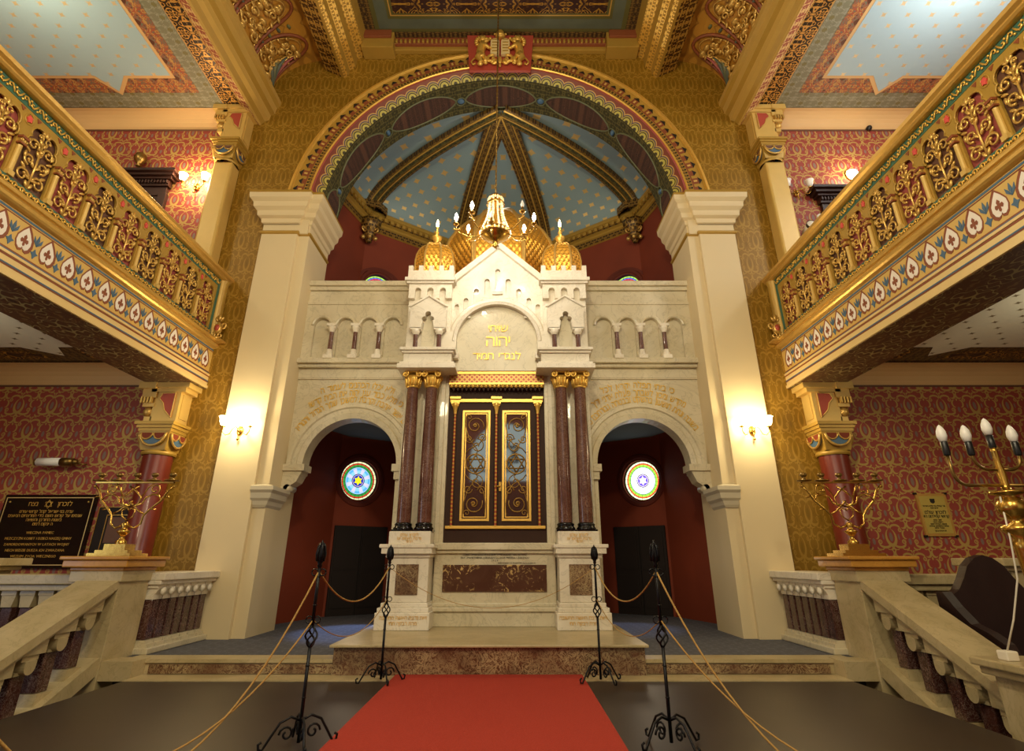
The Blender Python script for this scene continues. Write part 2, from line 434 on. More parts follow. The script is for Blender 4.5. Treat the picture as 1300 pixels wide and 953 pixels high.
def stars(name, base, star, sc, size, ex=.55, rot=45, var='7A8A90'):
    t = NT(name); v = t.map(t.uv(), rot=(0, 0, R(rot)))
    d = t.vor(v, sc, 0, 'F1', 0, 'MINKOWSKI', ex)
    m = t.smooth_lt(d, size, size*.15)
    b = t.mix(t.ma('MULTIPLY', t.noise(t.uv(), .8, 3), .35), base, var)
    return t.out(t.mix(m, b, star), .55, t.ma('MULTIPLY', m, .5))
M['vault'] = stars('blue vault with gold stars', '8FA6A8', 'ECCB80', 2.6, .27, .8)
M['vault_web'] = M['vault']
M['sky_panel'] = stars('pale blue ceiling with stars', 'A9C4D0', 'E4D2A8', 3.4, .26, .55, 45, '97B0B8')
M['under_panel'] = stars('pale grey ceiling with stars', 'E0DED0', '8A8068', 3.4, .2, .6, 45, 'B4B4A6')

# arch scallop band: half discs in gold and green
t = NT('scallop arch band'); x = t.xyz(t.uv())
a = t.ma('SUBTRACT', t.ma('FRACT', t.ma('DIVIDE', x[0], .26)), .5); b = t.ma('DIVIDE', t.ma('SUBTRACT', .225, x[1]), .26)
r = t.ma('SQRT', t.ma('ADD', t.ma('MULTIPLY', a, a), t.ma('MULTIPLY', b, b)))
c = t.ramp(r, [(0, '3A3218'), (.16, 'B4A850'), (.33, '2A2018'), (.40, 'A09040'), (.50, '4A3A56'), (.58, 'C09A54'), (.66, '7A3A2A')], True)
M['scallop'] = t.out(c, .5, .1)
t = NT('greek key band'); x = t.xyz(t.uv())
a = t.ma('FRACT', t.ma('DIVIDE', x[0], .075)); k = t.ma('MULTIPLY', t.lt(a, .55), t.lt(t.ma('ABSOLUTE', t.ma('SUBTRACT', x[1], .06)), .045))
k = t.ma('MULTIPLY', k, t.ma('SUBTRACT', 1, t.ma('MULTIPLY', t.lt(t.ma('ABSOLUTE', t.ma('SUBTRACT', a, .3)), .1), t.lt(t.ma('ABSOLUTE', t.ma('SUBTRACT', x[1], .05)), .02))))
M['greekkey'] = t.out(t.mix(k, 'A8843C', '2A2214'), .45, .2)
# cornice of the ark: red dots on gold
t = NT('gold lattice with red dots'); d = t.vor(t.map(t.uv(), rot=(0, 0, R(45))), 17, 0)
M['dotgold'] = t.out(t.ramp(d, [(0, '9A3A22'), (.26, '5A2414'), (.34, 'B88A3C'), (.52, 'C09648'), (.62, '7A4A22')], True), .35, .3)
t = NT('twisted red and gold'); x = t.xyz(t.uv()); k = t.lt(t.ma('FRACT', t.ma('DIVIDE', x[1], .06)), .5)
M['twist'] = t.out(t.mix(k, 'C89A3C', 'A03A2A'), .35, .3)
# mirror-like glass of the ark doors
t = NT('ark door glass'); M['arkglass'] = t.out('747472', .04, .9)

# backlit stained glass, drawn in uv centred on the disc, radius 1
def stained(name, cols, centre, st):
    t = NT(name); x = t.xyz(t.uv())
    r = t.ma('SQRT', t.ma('ADD', t.ma('MULTIPLY', x[0], x[0]), t.ma('MULTIPLY', x[1], x[1])))
    an = t.ma('DIVIDE', t.ma('ADD', t.ma('ARCTAN2', x[1], x[0]), PI), 2*PI)
    c = t.ramp(r, cols, True)
    pet = t.ma('ABSOLUTE', t.ma('SUBTRACT', t.ma('FRACT', t.ma('MULTIPLY', an, 8)), .5))
    inpet = t.ma('MULTIPLY', t.ma('MULTIPLY', t.lt(pet, .22), t.lt(t.ma('ABSOLUTE', t.ma('SUBTRACT', r, .48)), .14)), .8)
    c = t.mix(inpet, c, centre[1])
    # six pointed star: two triangles
    def tri(off):
        ms = None
        for k in range(3):
            th = off+k*2*PI/3
            d = t.ma('ADD', t.ma('MULTIPLY', x[0], math.cos(th)), t.ma('MULTIPLY', x[1], math.sin(th)))
            ms = d if ms is None else t.ma('MAXIMUM', ms, d)
        return ms
    s1, s2 = tri(PI/2), tri(-PI/2)
    star = t.ma('MAXIMUM', t.lt(s1, .12), t.lt(s2, .12)); star = t.ma('MULTIPLY', star, t.lt(r, .26))
    c = t.mix(star, c, centre[0])
    lead = t.ma('MAXIMUM', t.lt(t.ma('ABSOLUTE', t.ma('SUBTRACT', r, .32)), .02), t.lt(t.ma('ABSOLUTE', t.ma('SUBTRACT', r, .68)), .012))
    lead = t.ma('MAXIMUM', lead, t.lt(t.ma('ABSOLUTE', t.ma('SUBTRACT', r, .87)), .01))
    sp = t.ma('MULTIPLY', t.lt(t.ma('ABSOLUTE', t.ma('SUBTRACT', t.ma('FRACT', t.ma('MULTIPLY', an, 24)), .5)), .04), t.ma('GREATER_THAN', r, .68))
    lead = t.ma('MAXIMUM', lead, sp)
    c = t.mix(lead, c, '101010')
    return t.out('101010', .3, emi=c, es=st)
M['glass_left'] = stained('stained glass with blue field', [(0, '2030A0'), (.27, 'C8B8F0'), (.30, '3A2A90'), (.34, '8AC8F0'), (.52, '58A8E0'), (.64, 'A8D8F8'), (.68, '2E8A3A'), (.80, 'C8301C'), (.88, 'E8E8B0')], ('F0E020', 'D8C8F0'), 1.3)
M['glass_right'] = stained('stained glass with white field', [(0, '6050C0'), (.27, 'E8D8F8'), (.30, '5A3AA0'), (.34, 'F4F8FF'), (.52, 'E8F4FF'), (.64, 'C8E8FF'), (.68, '8AC840'), (.80, 'E0502C'), (.88, 'E8F8C0')], ('F8D8C0', 'FFFFFF'), 1.9)
M['glass_top'] = stained('stained glass with green rim', [(0, '2030A0'), (.34, '58A8E0'), (.68, 'C83050'), (.80, '4080E0'), (.88, 'B8E860')], ('F0E020', 'D8C8F0'), 1.2)
# ------------------------------------------------------------------ text
GLYPH = {}
def glyph(ch):
    """one character at size 1, left edge at x 0, baseline at z 0, facing -y; returns (verts, faces, width)"""
    if ch in GLYPH: return GLYPH[ch]
    src = {'ד': 'ר', 'ת': 'ח'}.get(ch, ch)
    cu = bpy.data.curves.new('lettering', 'FONT'); cu.body = src; cu.size = 1; cu.extrude = 0; cu.resolution_u = 2
    o = bpy.data.objects.new('lettering', cu); COL.objects.link(o)
    dg = bpy.context.evaluated_depsgraph_get(); me = o.evaluated_get(dg).to_mesh()
    vs = [(v.co.x, 0, v.co.y) for v in me.vertices]
    fs = [tuple(p.vertices) for p in me.polygons]
    o.evaluated_get(dg).to_mesh_clear(); bpy.data.objects.remove(o); bpy.data.curves.remove(cu)
    if not vs: GLYPH[ch] = ([], [], .28); return GLYPH[ch]
    x0 = min(v[0] for v in vs); x1 = max(v[0] for v in vs); z1 = max(v[2] for v in vs); z0 = min(v[2] for v in vs)
    vs = [(v[0]-x0, 0, v[2]) for v in vs]; w = x1-x0; k = .085
    def quad(a0, a1, c0, c1):
        n = len(vs); vs.extend([(a0, 0, c0), (a1, 0, c0), (a1, 0, c1), (a0, 0, c1)]); fs.append((n, n+1, n+2, n+3))
    if ch == 'ד': quad(w-.17, w+.11, z1-z0-k if z0 < 0 else z1-k, z1)
    if ch == 'ת': quad(-.10, .06, 0, k); w += 0
    GLYPH[ch] = (vs, fs, w); return GLYPH[ch]
def put_glyph(mb, ch, M4, ex, m=0):
    vs, fs, w = glyph(ch)
    if not vs: return
    n = len(vs); st = mb.mark()
    mb.add([(x, -ex, z) for x, y, z in vs]+[(x, 0, z) for x, y, z in vs], fs+[tuple(n+i for i in f)[::-1] for f in fs], m)
    cnt = {}
    for f in fs:
        for i in range(len(f)):
            e = (f[i], f[(i+1) % len(f)]); q = (min(e), max(e)); cnt.setdefault(q, []).append(e)
    sd = [(e[0][1], e[0][0], e[0][0]+n, e[0][1]+n) for e in cnt.values() if len(e) == 1]
    b = len(mb.v)-2*n
    for q in sd: mb.f.append(tuple(b+i for i in q)); mb.m.append(m); mb.sm.append(False); mb.uv.append(None)
    mb.xf(st, M4)
def put_text(mb, body, size, c, heb=False, ex=.004, bold=0.0, rot=0, m=0, narrow=1):
    if heb: body = body[::-1]
    gap = .075; ws = [glyph(ch)[2] for ch in body]; tot = (sum(ws)+gap*(len(body)-1))*size*narrow
    x = -tot/2
    for ch, w in zip(body, ws):
        M4 = Matrix.Translation(c) @ Matrix.Rotation(rot, 4, 'Y') @ Matrix.Translation((x, 0, -.32*size)) @ Matrix.Diagonal((size*narrow, 1, size, 1))
        put_glyph(mb, ch, M4, ex, m); x += (w+gap)*size*narrow
def arc_text(mb, body, size, cx, y, cz, r, a_mid, heb=True, bold=.004, fit=None):
    if heb: body = body[::-1]
    gap = .09; ws = [glyph(ch)[2] for ch in body]; tot = (sum(ws)+gap*(len(body)-1))*size; k = fit/tot if fit else 1
    a = a_mid+fit/2/r if fit else a_mid+tot/2/r
    for ch, w in zip(body, ws):
        am = a-w*size*k/2/r
        M4 = Matrix.Translation((cx+r*math.cos(am), y, cz+r*math.sin(am))) @ Matrix.Rotation(PI/2-am, 4, 'Y') @ Matrix.Translation((-w*size*k/2, 0, -.32*size)) @ Matrix.Diagonal((size*k, 1, size, 1))
        put_glyph(mb, ch, M4, .004); a -= (w+gap)*size*k/r

SIDES = ((-1, 'left'), (1, 'right'))
# ------------------------------------------------------------------ the room shell
WY = 9.05
b = MB(); b.box(-3.95, 3.95, -4, 7.2, -.4, .32); b.build('floor', M['floor_dark'], kind='structure')
b = MB(); b.box(-9.5, -3.95, -4, 7.2, -.4, -.16); b.box(3.95, 9.5, -4, 7.2, -.4, -.16); b.build('floor_aisles', M['floor_dark'], kind='structure')
b = MB(); b.box(-9.5, 9.5, 7.26, 9.2, -.3, .478, 1); b.box(-4.5, 4.5, 9.2, 14.6, -.3, .478, 1)
b.box(-4.2, 4.2, 7.20, 7.50, .445, .482, 0)
b.build('floor_platform', [M['marble_stair'], M['platform_floor']], kind='structure')
b = MB()
b.box(-4.2, 4.2, 7.225, 7.27, .3, .45, 0)
b.box(-3.9, 3.9, 7.21, 7.23, .335, .43, 1)
for s in (-1, 1): b.box(s*3.95, s*4.3, 6.98, 7.3, .3, .49, 0)
b.box(-3.95, 3.95, 6.86, 7.21, .318, .33, 0)
b.build('trim_1', [M['marble_stair'], M['breccia']], kind='structure')
# dais under the ark
b = MB(); b.box(-1.78, 1.78, 7.14, 9.3, .3, .612, 1); b.build_ = None
d = thing('ark_dais', (0, 8.2, .3), 'low marble dais with mottled red front under the ark', 'platform')
b.build('base', [M['marble_stair'], M['breccia']], d)
b = MB(); b.box(-1.82, 1.82, 7.08, 9.3, .612, .64); b.build('top_slab', M['marble_stair'], d, bevel=.008)
b = MB(); b.box(-1.05, 1.05, -3, 7.13, .331, .342); o = b.build('carpet_runner', M['carpet'], label='red carpet runner leading up to the marble dais', cat='carpet')

# front wall of the nave, with the great arch
ARC_Z, ARC_R = 7.9, 3.58
def arch_loop(r, zb, x_in=None, n=48):
    p = [(x_in or r, zb), (x_in or r, ARC_Z-.02)]+[(r*math.cos(R(180*i/n)), ARC_Z+r*math.sin(R(180*i/n))) for i in range(n+1)]+[(-(x_in or r), ARC_Z-.02), (-(x_in or r), zb)]
    return p
outer = [(-5.45, .48), (-5.45, 12.9), (5.45, 12.9), (5.45, .48)]
b = MB(); b.ext([outer+arch_loop(3.755, .48, 3.755)], 'y', WY, WY+.3)
b.build('wall_front', M['wall_gold'], kind='structure')
for s, nm in SIDES:
    b = MB(s < 0); b.box(5.45, 9.5, WY, WY+.3, -.2, 10.6)
    b.build('wall_front_'+nm, M['wall_red'], kind='structure')
    b = MB(s < 0); b.box(9.5, 9.7, -4, 9.3, -.4, 12.9); b.build('wall_'+nm, M['wall_red'], kind='structure')
    # coves over the aisle front walls
    for zb, zt, x0 in ((4.33, 4.64, 5.8), (9.93, 10.24, 5.7)):
        b = MB(s < 0)
        pr = [(WY-.30+.30*math.cos(R(a)), zb+(zt-zb)*math.sin(R(a))) for a in range(0, 91, 15)]
        pr = [(WY, zb)]+pr+[(WY, zt)]
        b.ext(pr, 'x', x0, 9.5, smooth=False); b.box(x0, 9.5, WY-.02, WY, zb-.03, zb, 1)
        b.build('cornice_'+nm, [M['cove'], M['brownpaint']], kind='structure')
    # gallery floor slab and its painted underside
    b = MB(s < 0); b.box(5.75, 9.5, -2, 9.05, 4.66, 5.0); b.build('ceiling_under_gallery_'+nm, M['soffit_brown'], kind='structure')
    b = MB(s < 0)
    def pan(mb, poly, z, m, th=.004): mb.ext(poly, 'z', z-th, z, m)
    pan(b, [(5.8, -2), (5.8, 8.75), (9.5, 8.75), (9.5, -2)], 4.66, 0)
    pan(b, [(6.1, -2), (6.1, 8.05), (6.9, 8.05), (7.1, 8.45), (7.5, 8.05), (9.5, 8.05), (9.5, -2)], 4.652, 1)
    pan(b, [(6.05, 8.18), (6.05, 8.6), (6.75, 8.6), (6.68, 8.18)], 4.654, 2)
    pan(b, [(7.6, 8.22), (7.35, 8.6), (9.5, 8.6), (9.5, 8.22)], 4.654, 2)
    b.build('ceiling_panel_'+nm, [M['band_dark'], M['under_panel'], M['coffer_dark']], kind='structure')
    # painted ceiling over the gallery
    b = MB(s < 0); b.box(5.3, 9.5, -2, 9.05, 10.26, 10.6)
    pan(b, [(5.7, -2), (5.7, 8.76), (9.5, 8.76), (9.5, -2)], 10.258, 1)
    pan(b, [(6.02, -2), (6.02, 8.36), (9.5, 8.36), (9.5, -2)], 10.252, 2)
    q = [(6.30, -2), (6.30, 8.0), (7.22, 8.0), (7.6, 8.42), (7.88, 8.0), (9.5, 8.0), (9.5, -2)]
    pan(b, q, 10.246, 3)
    q = [(6.36, -2), (6.36, 7.93), (7.26, 7.93), (7.6, 8.32), (7.83, 7.93), (9.5, 7.93), (9.5, -2)]
    pan(b, q, 10.240, 4)
    pan(b, [(5.32, -2), (5.32, 8.9), (5.68, 8.9), (5.68, -2)], 10.258, 5)
    b.build('ceiling_gallery_'+nm, [M['cove'], M['border_grey'], M['border_red'], M['cove'], M['sky_panel'], M['lattice']], kind='structure')
    # nave cornice, cove and beams (profile swept along the nave)
    b = MB(s < 0)
    prof = [((5.30, 10.26), 0), ((5.30, 10.18), 0), ((5.27, 10.16), 1), ((5.08, 10.06), 0), ((5.04, 10.08), 2), ((4.98, 10.16), 3), ((4.90, 10.20), 3), ((4.88, 10.32), 2), ((4.80, 10.36), 3), ((4.78, 10.52), 2), ((4.72, 10.58), 3), ((4.72, 10.70), 3), ((4.80, 10.74), 2), ((4.98, 10.95), 4)]
    cov = [((4.98-1.08*(1-math.cos(R(a))), 10.95+.95*math.sin(R(a))), 4) for a in range(10, 91, 10)]
    prof += cov+[((3.88, 11.90), 2), ((3.88, 11.62), 5), ((3.50, 11.42), 2), ((3.44, 11.40), 6), ((3.36, 11.46), 2), ((3.34, 11.62), 6), ((3.22, 11.70), 2), ((3.20, 11.95), 6), ((3.02, 12.05), 2), ((2.98, 12.40), 2)]
    pts = [p for p, _ in prof]
    for i in range(len(prof)-1):
        (x0, z0), mi = prof[i]; (x1, z1), _ = prof[i+1]
        d0 = sum(math.dist(pts[k], pts[k+1]) for k in range(i)); d1 = d0+math.dist(pts[i], pts[i+1])
        b.add([(x0, -2, z0), (x0, 9.05, z0), (x1, 9.05, z1), (x1, -2, z1)], [(0, 1, 2, 3)], mi, mi == 4, [[(-2, d0), (9.05, d0), (9.05, d1), (-2, d1)]])
    b.add([(5.5, -2, 12.9), (5.5, 9.1, 12.9), (2.9, 9.1, 12.9), (2.9, -2, 12.9)], [(0, 1, 2, 3)], 0)
    b.build('ceiling_cove_'+nm, [M['cornice_gold'], M['scroll_cream'], M['ochre'], M['cornice_gold'], M['cove_paint'], M['scrollbeam'], M['gold_fret']], kind='structure')
# flat painted ceiling of the nave
b = MB()
def rect(x, y): return [(-x, -2), (-x, y), (x, y), (x, -2)]
b.box(-3.1, 3.1, -2, 9.2, 12.41, 12.9)
for k, (x, y, m) in enumerate(((3.05, 9.02, 0), (2.76, 8.72, 1), (2.66, 8.64, 2), (2.42, 8.40, 1), (2.36, 8.33, 3), (2.33, 8.30, 1), (2.28, 8.26, 4))):
    b.ext(rect(x, y), 'z', 12.404-.004*k, 12.409-.004*k, m)
b.build('ceiling', [M['band_dark'], M['coffer_green'], M['coffer_blue'], M['gold'], M['coffer_dark']], kind='structure')
b = MB()
b.box(-2.95, 2.95, 8.86, WY, 12.2, 12.4, 0); b.box(-3.1, 3.1, 8.93, WY, 12.1, 12.2, 1)
for i in range(60):
    x = -2.9+i*5.8/59; b.box(x-.025, x+.025, 8.82, 8.9, 12.22, 12.31, 1)
for s in (-1, 1):
    b.box(s*2.35, s*3.05, 8.72, WY, 11.95, 12.4, 1); b.box(s*2.4, s*3.0, 8.66, 8.72, 12.2, 12.4, 0)
b.build('cornice_front', [M['rustpaint'], M['ochre']], kind='structure', bevel=.01)

# gilded relief foliage in the coves
def leaf(mb, c, r, a, m=0, k=1):
    """a curled acanthus leaf lying in the plane spanned by U, V at c"""
    pass
def cove_point(u, y):      # u 0..1 from cornice up
    a = R(90*u); return Vector((4.98-1.08*(1-math.cos(a)), y, 10.95+.95*math.sin(a)))
def cove_normal(u):
    a = R(90*u); v = Vector((-math.cos(a)/1.08, 0, -math.sin(a)/.95)); return v.normalized()
def cove_curve(mb, pts, r, m, h=.03, seg=None):
    out = []
    for u, y in pts:
        u_ = max(0, min(1, u)); out.append(cove_point(u_, y)+cove_normal(u_)*h)
    mb.tube(out, r, 6, m)
for s, nm in SIDES:
    t_ = thing('gilded_cove_relief', (s*4.5, 7, 11), 'gilded acanthus relief in painted lunettes of the %s ceiling cove' % nm, 'relief', 'gilded cove reliefs')
    for k in range(5):
        b = MB(s < 0); g = MB(s < 0)
        y0 = 8.55-k*.88
        # a keel shaped frame with a red field and scrolls inside
        fr = []
        for i in range(25):
            a = PI*i/24; fr.append((.06+.78*math.sin(a)**.75, y0-.40*math.cos(a)*1.0))
        cove_curve(b, fr, .035, 0, .02); 
        fr2 = [(u*.9+.0, y0+(y-y0)*.86) for u, y in fr]; cove_curve(b, fr2, .014, 1, .02)
        rng = random.Random(k*3+1)
        for j in range(14):
            u = .10+.045*j+rng.uniform(-.02, .02); y = y0+rng.uniform(-.25, .25)*(1-.8*abs(u-.35))
            c0 = cove_point(min(u, .75), y)+cove_normal(min(u, .75))*.04
            g.ball(c0, rng.uniform(.05, .09), 0, 8, (1, 1.3, .6))
        for sd in (-1, 1):
            for u0, yy, rr, a0 in ((.18, .2, .13, 0), (.38, .17, .12, 90), (.58, .1, .09, 180), (.28, .05, .08, 40)):
                sp = spiral(0, 0, rr, rr*.2, a0, a0+sd*420, 20)
                cove_curve(g, [(u0+p[0]*.55, y0+sd*yy+p[1]) for p in sp], .024, 0, .05)
            for j in range(6):
                u = .08+.11*j; y = y0+sd*(.33-.3*u*u)
                c0 = cove_point(u, y)+cove_normal(u)*.04
                g.ball(c0, .055, 0, 8, (.6, 1.6, .8), rot=Matrix.Rotation(R(40*sd+j*17), 3, 'X'))
        # blue and green leaf between the lunettes
        for j in range(5):
            c0 = cove_point(.15+.14*j, y0-.44)+cove_normal(.15+.14*j)*.02
            b.ball(c0, .06, 2 if j % 2 else 3, 8, (.7, 1.0, .3))
        lf = b.build('lunette_frame', [M['rustpaint'], M['gold'], M['coffer_blue'], M['pale_green']], t_)
        g.build('acanthus_scrolls', M['gold'], lf)

for s, nm in SIDES:
    t_ = thing('painted_acanthus', (s*4.6, 8.9, 11), 'blue and green acanthus spray with gilded edges at the front end of the %s cove' % nm, 'relief', 'acanthus sprays')
    for j, (u0, u1, y1, m) in enumerate(((.06, .30, 8.62, 'coffer_blue'), (.10, .42, 8.66, 'pale_green'), (.16, .55, 8.74, 'coffer_blue'), (.22, .66, 8.84, 'rosepaint'))):
        pts = []
        for k in range(9):
            f = k/8; u = u0+(u1-u0)*f; pts.append(cove_point(u, 8.98-(8.98-y1)*math.sin(PI*f*.6)*.9-.03*j)+cove_normal(u)*.05)
        b = MB(s < 0); b.tube(pts, [.015+.055*math.sin(PI*min(1, k/8+.06)) for k in range(9)], 8, flat=.5); lf = b.build('leaf', M[m], t_)
        b = MB(s < 0); b.tube([p+Vector((0, -.05, -.03)) for p in pts], .012, 5); b.ball(pts[-1]+Vector((0, -.02, -.03)), .035, 0, 8); b.build('gilded_edge', M['gold'], lf)

# ------------------------------------------------------------------ great arch: painted and gilded rings on the wall plane, soffit
A0, A1 = R(3), R(177)
def ring(name, prof, mat, n=72, sm=False):
    b = MB(); b.revy(prof, 0, ARC_Z, R(2), R(178), n, 0, sm); return b.build(name, mat, kind='structure')
ring('trim_2', [(4.24, WY), (4.22, WY-.07), (4.17, WY-.08), (4.15, WY-.03)][::-1], M['gold_leaf'])
ring('trim_3', [(4.16, WY-.03), (3.92, WY-.03)][::-1], M['ochre'])
ring('trim_4', [(3.925, WY-.035), (3.81, WY-.035)][::-1], M['greekkey'])
ring('trim_5', [(3.82, WY-.03), (3.815, WY-.06), (3.795, WY-.075), (3.775, WY-.06), (3.77, WY-.03)][::-1], M['gold_leaf'], sm=True)
ring('trim_6', [(3.78, WY-.05), (3.735, WY-.05)][::-1], M['rosepaint'])
b = MB(); b.revy([(3.74, WY-.05), (ARC_R-.02, WY+.10)], 0, ARC_Z, R(2), R(178), 96, 0, True)
b.build('trim_7', M['scallop'], kind='structure')
b = MB(); b.revy([(ARC_R-.02, WY+.10), (ARC_R-.02, WY+1.0)], 0, ARC_Z, R(1), R(179), 96, 0, True)
b.revy([(ARC_R-.02, WY+1.0), (4.9, WY+1.0)], 0, ARC_Z, R(1), R(179), 60, 1)
# wine coloured medallions with pale outlines and blue knots
for i, am in enumerate((9, 30, 60, 90, 120, 150, 171)):
    half = 13.2 if 0 < i < 6 else 5.5
    pl = []
    for k in range(29):
        q = 2*PI*k/28; pl.append((am+half*math.cos(q), WY+.58+.32*math.sin(q)*(abs(math.sin(q))**.25)))
    vs = [((ARC_R-.028)*math.cos(R(a)), y, ARC_Z+(ARC_R-.028)*math.sin(R(a))) for a, y in pl]
    cen = ((ARC_R-.028)*math.cos(R(am)), WY+.6, ARC_Z+(ARC_R-.028)*math.sin(R(am)))
    b.add([cen]+vs, [(0, j+1, j+2) for j in range(28)], 2, True, [[(R(am)*3.5, .6), (R(pl[j][0])*3.5, pl[j][1]), (R(pl[j+1][0])*3.5, pl[j+1][1])] for j in range(28)])
    b.tube(vs[:-1], .018, 5, 3, closed=True)
    if 0 < i < 7 and i:
        a = (15, 15, 45, 75, 105, 135, 165)[i]
        b.ball(((ARC_R-.03)*math.cos(R(a)), WY+.6, ARC_Z+(ARC_R-.03)*math.sin(R(a))), .085, 4, 12, (1, 1, .35) if 60 < a < 120 else (.6, 1, .6))
        b.tube([((ARC_R-.04)*math.cos(R(a)+.03*math.cos(q)), WY+.6+.11*math.sin(q), ARC_Z+(ARC_R-.04)*math.sin(R(a)+.03*math.cos(q))) for q in [2*PI*z/16 for z in range(16)]], .012, 5, 3, closed=True)
b.build('trim_8', [M['soffit_green'], M['maroon'], M['medallion'], M['pale_green'], M['bluepaint']], kind='structure')
# rows of small red turrets with black roofs painted on the ochre ring
b = MB()
nt = 62
for i in range(nt):
    a = 3+174*(i+.5)/nt; big = i % 2 == 0
    w = .066 if big else .056; h = .14 if big else .085
    def P(du, dr): return ((3.93+dr)*math.cos(R(a))+du*math.sin(R(a)), ARC_Z+(3.93+dr)*math.sin(R(a))-du*math.cos(R(a)))
    y0, y1 = WY-.037, WY-.029
    b.ext([P(-w, 0), P(w, 0), P(w, h), P(-w, h)], 'y', y0, y1, 0)
    b.ext([P(-w*1.25, h), P(w*1.25, h), P(w*.8, h+.03), P(0, h+.075), P(-w*.8, h+.03)], 'y', y0-.002, y1, 1)
    if big: b.ext([P(-.02, .04), P(.02, .04), P(.02, .11), P(-.02, .11)], 'y', y0-.004, y1, 2)
b.revy([(3.92, WY-.034), (3.955, WY-.034)], 0, ARC_Z, R(2), R(178), 60, 0)
b.build('trim_9', [M['rustpaint'], M['blackpaint'], M['ochre_light']], kind='structure')

# ------------------------------------------------------------------ great pilasters either side of the arch
for s, nm in SIDES:
    other = 'near the dark marble memorial plaque' if s < 0 else 'near the brass memorial plaque'
    p = thing('great_pilaster', (s*4.1, 9.2, .48), 'tall cream pilaster %s of the ark, carrying the great arch' % nm, 'pilaster', 'great pilasters')
    b = MB(s < 0)
    b.box(3.82, 4.5, 8.9, 9.06, .47, 7.3); b.box(3.62, 3.84, 8.98, 10.06, .47, 7.9); b.box(3.84, 4.6, 9.30, 10.06, .47, 9.9)
    b.build('shaft', M['plaster'], p, bevel=.006)
    b = MB(s < 0)
    path = [(4.5, 9.05), (4.5, 8.9), (3.82, 8.9), (3.82, 8.98), (3.62, 8.98), (3.62, 10.05)]
    path = path[::-1]; path = [(x, y) for x, y in path]
    def cap(mb, prof, m): mb.mould(path[::-1] if False else path, [(-o, z) for o, z in prof] if False else prof, m)
    pr_n = [(0, 7.28), (.03, 7.30), (.035, 7.33), (0, 7.36)]
    pr_c = [(0, 7.50), (.03, 7.52), (.04, 7.60), (.10, 7.64), (.11, 7.74), (.17, 7.80), (.18, 7.90), (.24, 7.96), (.25, 8.06), (0, 8.07)]
    # profile goes out to the left of travel: walk the path so that out faces the nave
    b.mould(path, [(-o, z) for o, z in pr_n][::-1] if False else pr_n, 1)
    b.mould(path, pr_c, 0)
    b.box(3.64, 4.5, 8.92, 9.06, 7.3, 8.06, 0)
    b.build('capital', [M['plaster'], M['ochre']], p)
    b = MB(s < 0); b.mould([(x, y) for x, y in path], [(.24, 8.06), (.26, 8.09), (.24, 8.12), (0, 8.12)], 0)
    b.build('gilded_edge', M['ochre'], p)
    b = MB(s < 0)   # impost on the inner side
    b.mould([(3.62, 9.52), (3.62, 8.96), (3.84, 8.96)][::1], [(0, 2.30), (.03, 2.34), (.05, 2.40), (.09, 2.44), (.10, 2.52), (.14, 2.56), (.14, 2.62), (0, 2.66)], 0)
    b.build('impost', M['plaster_grey'], p)

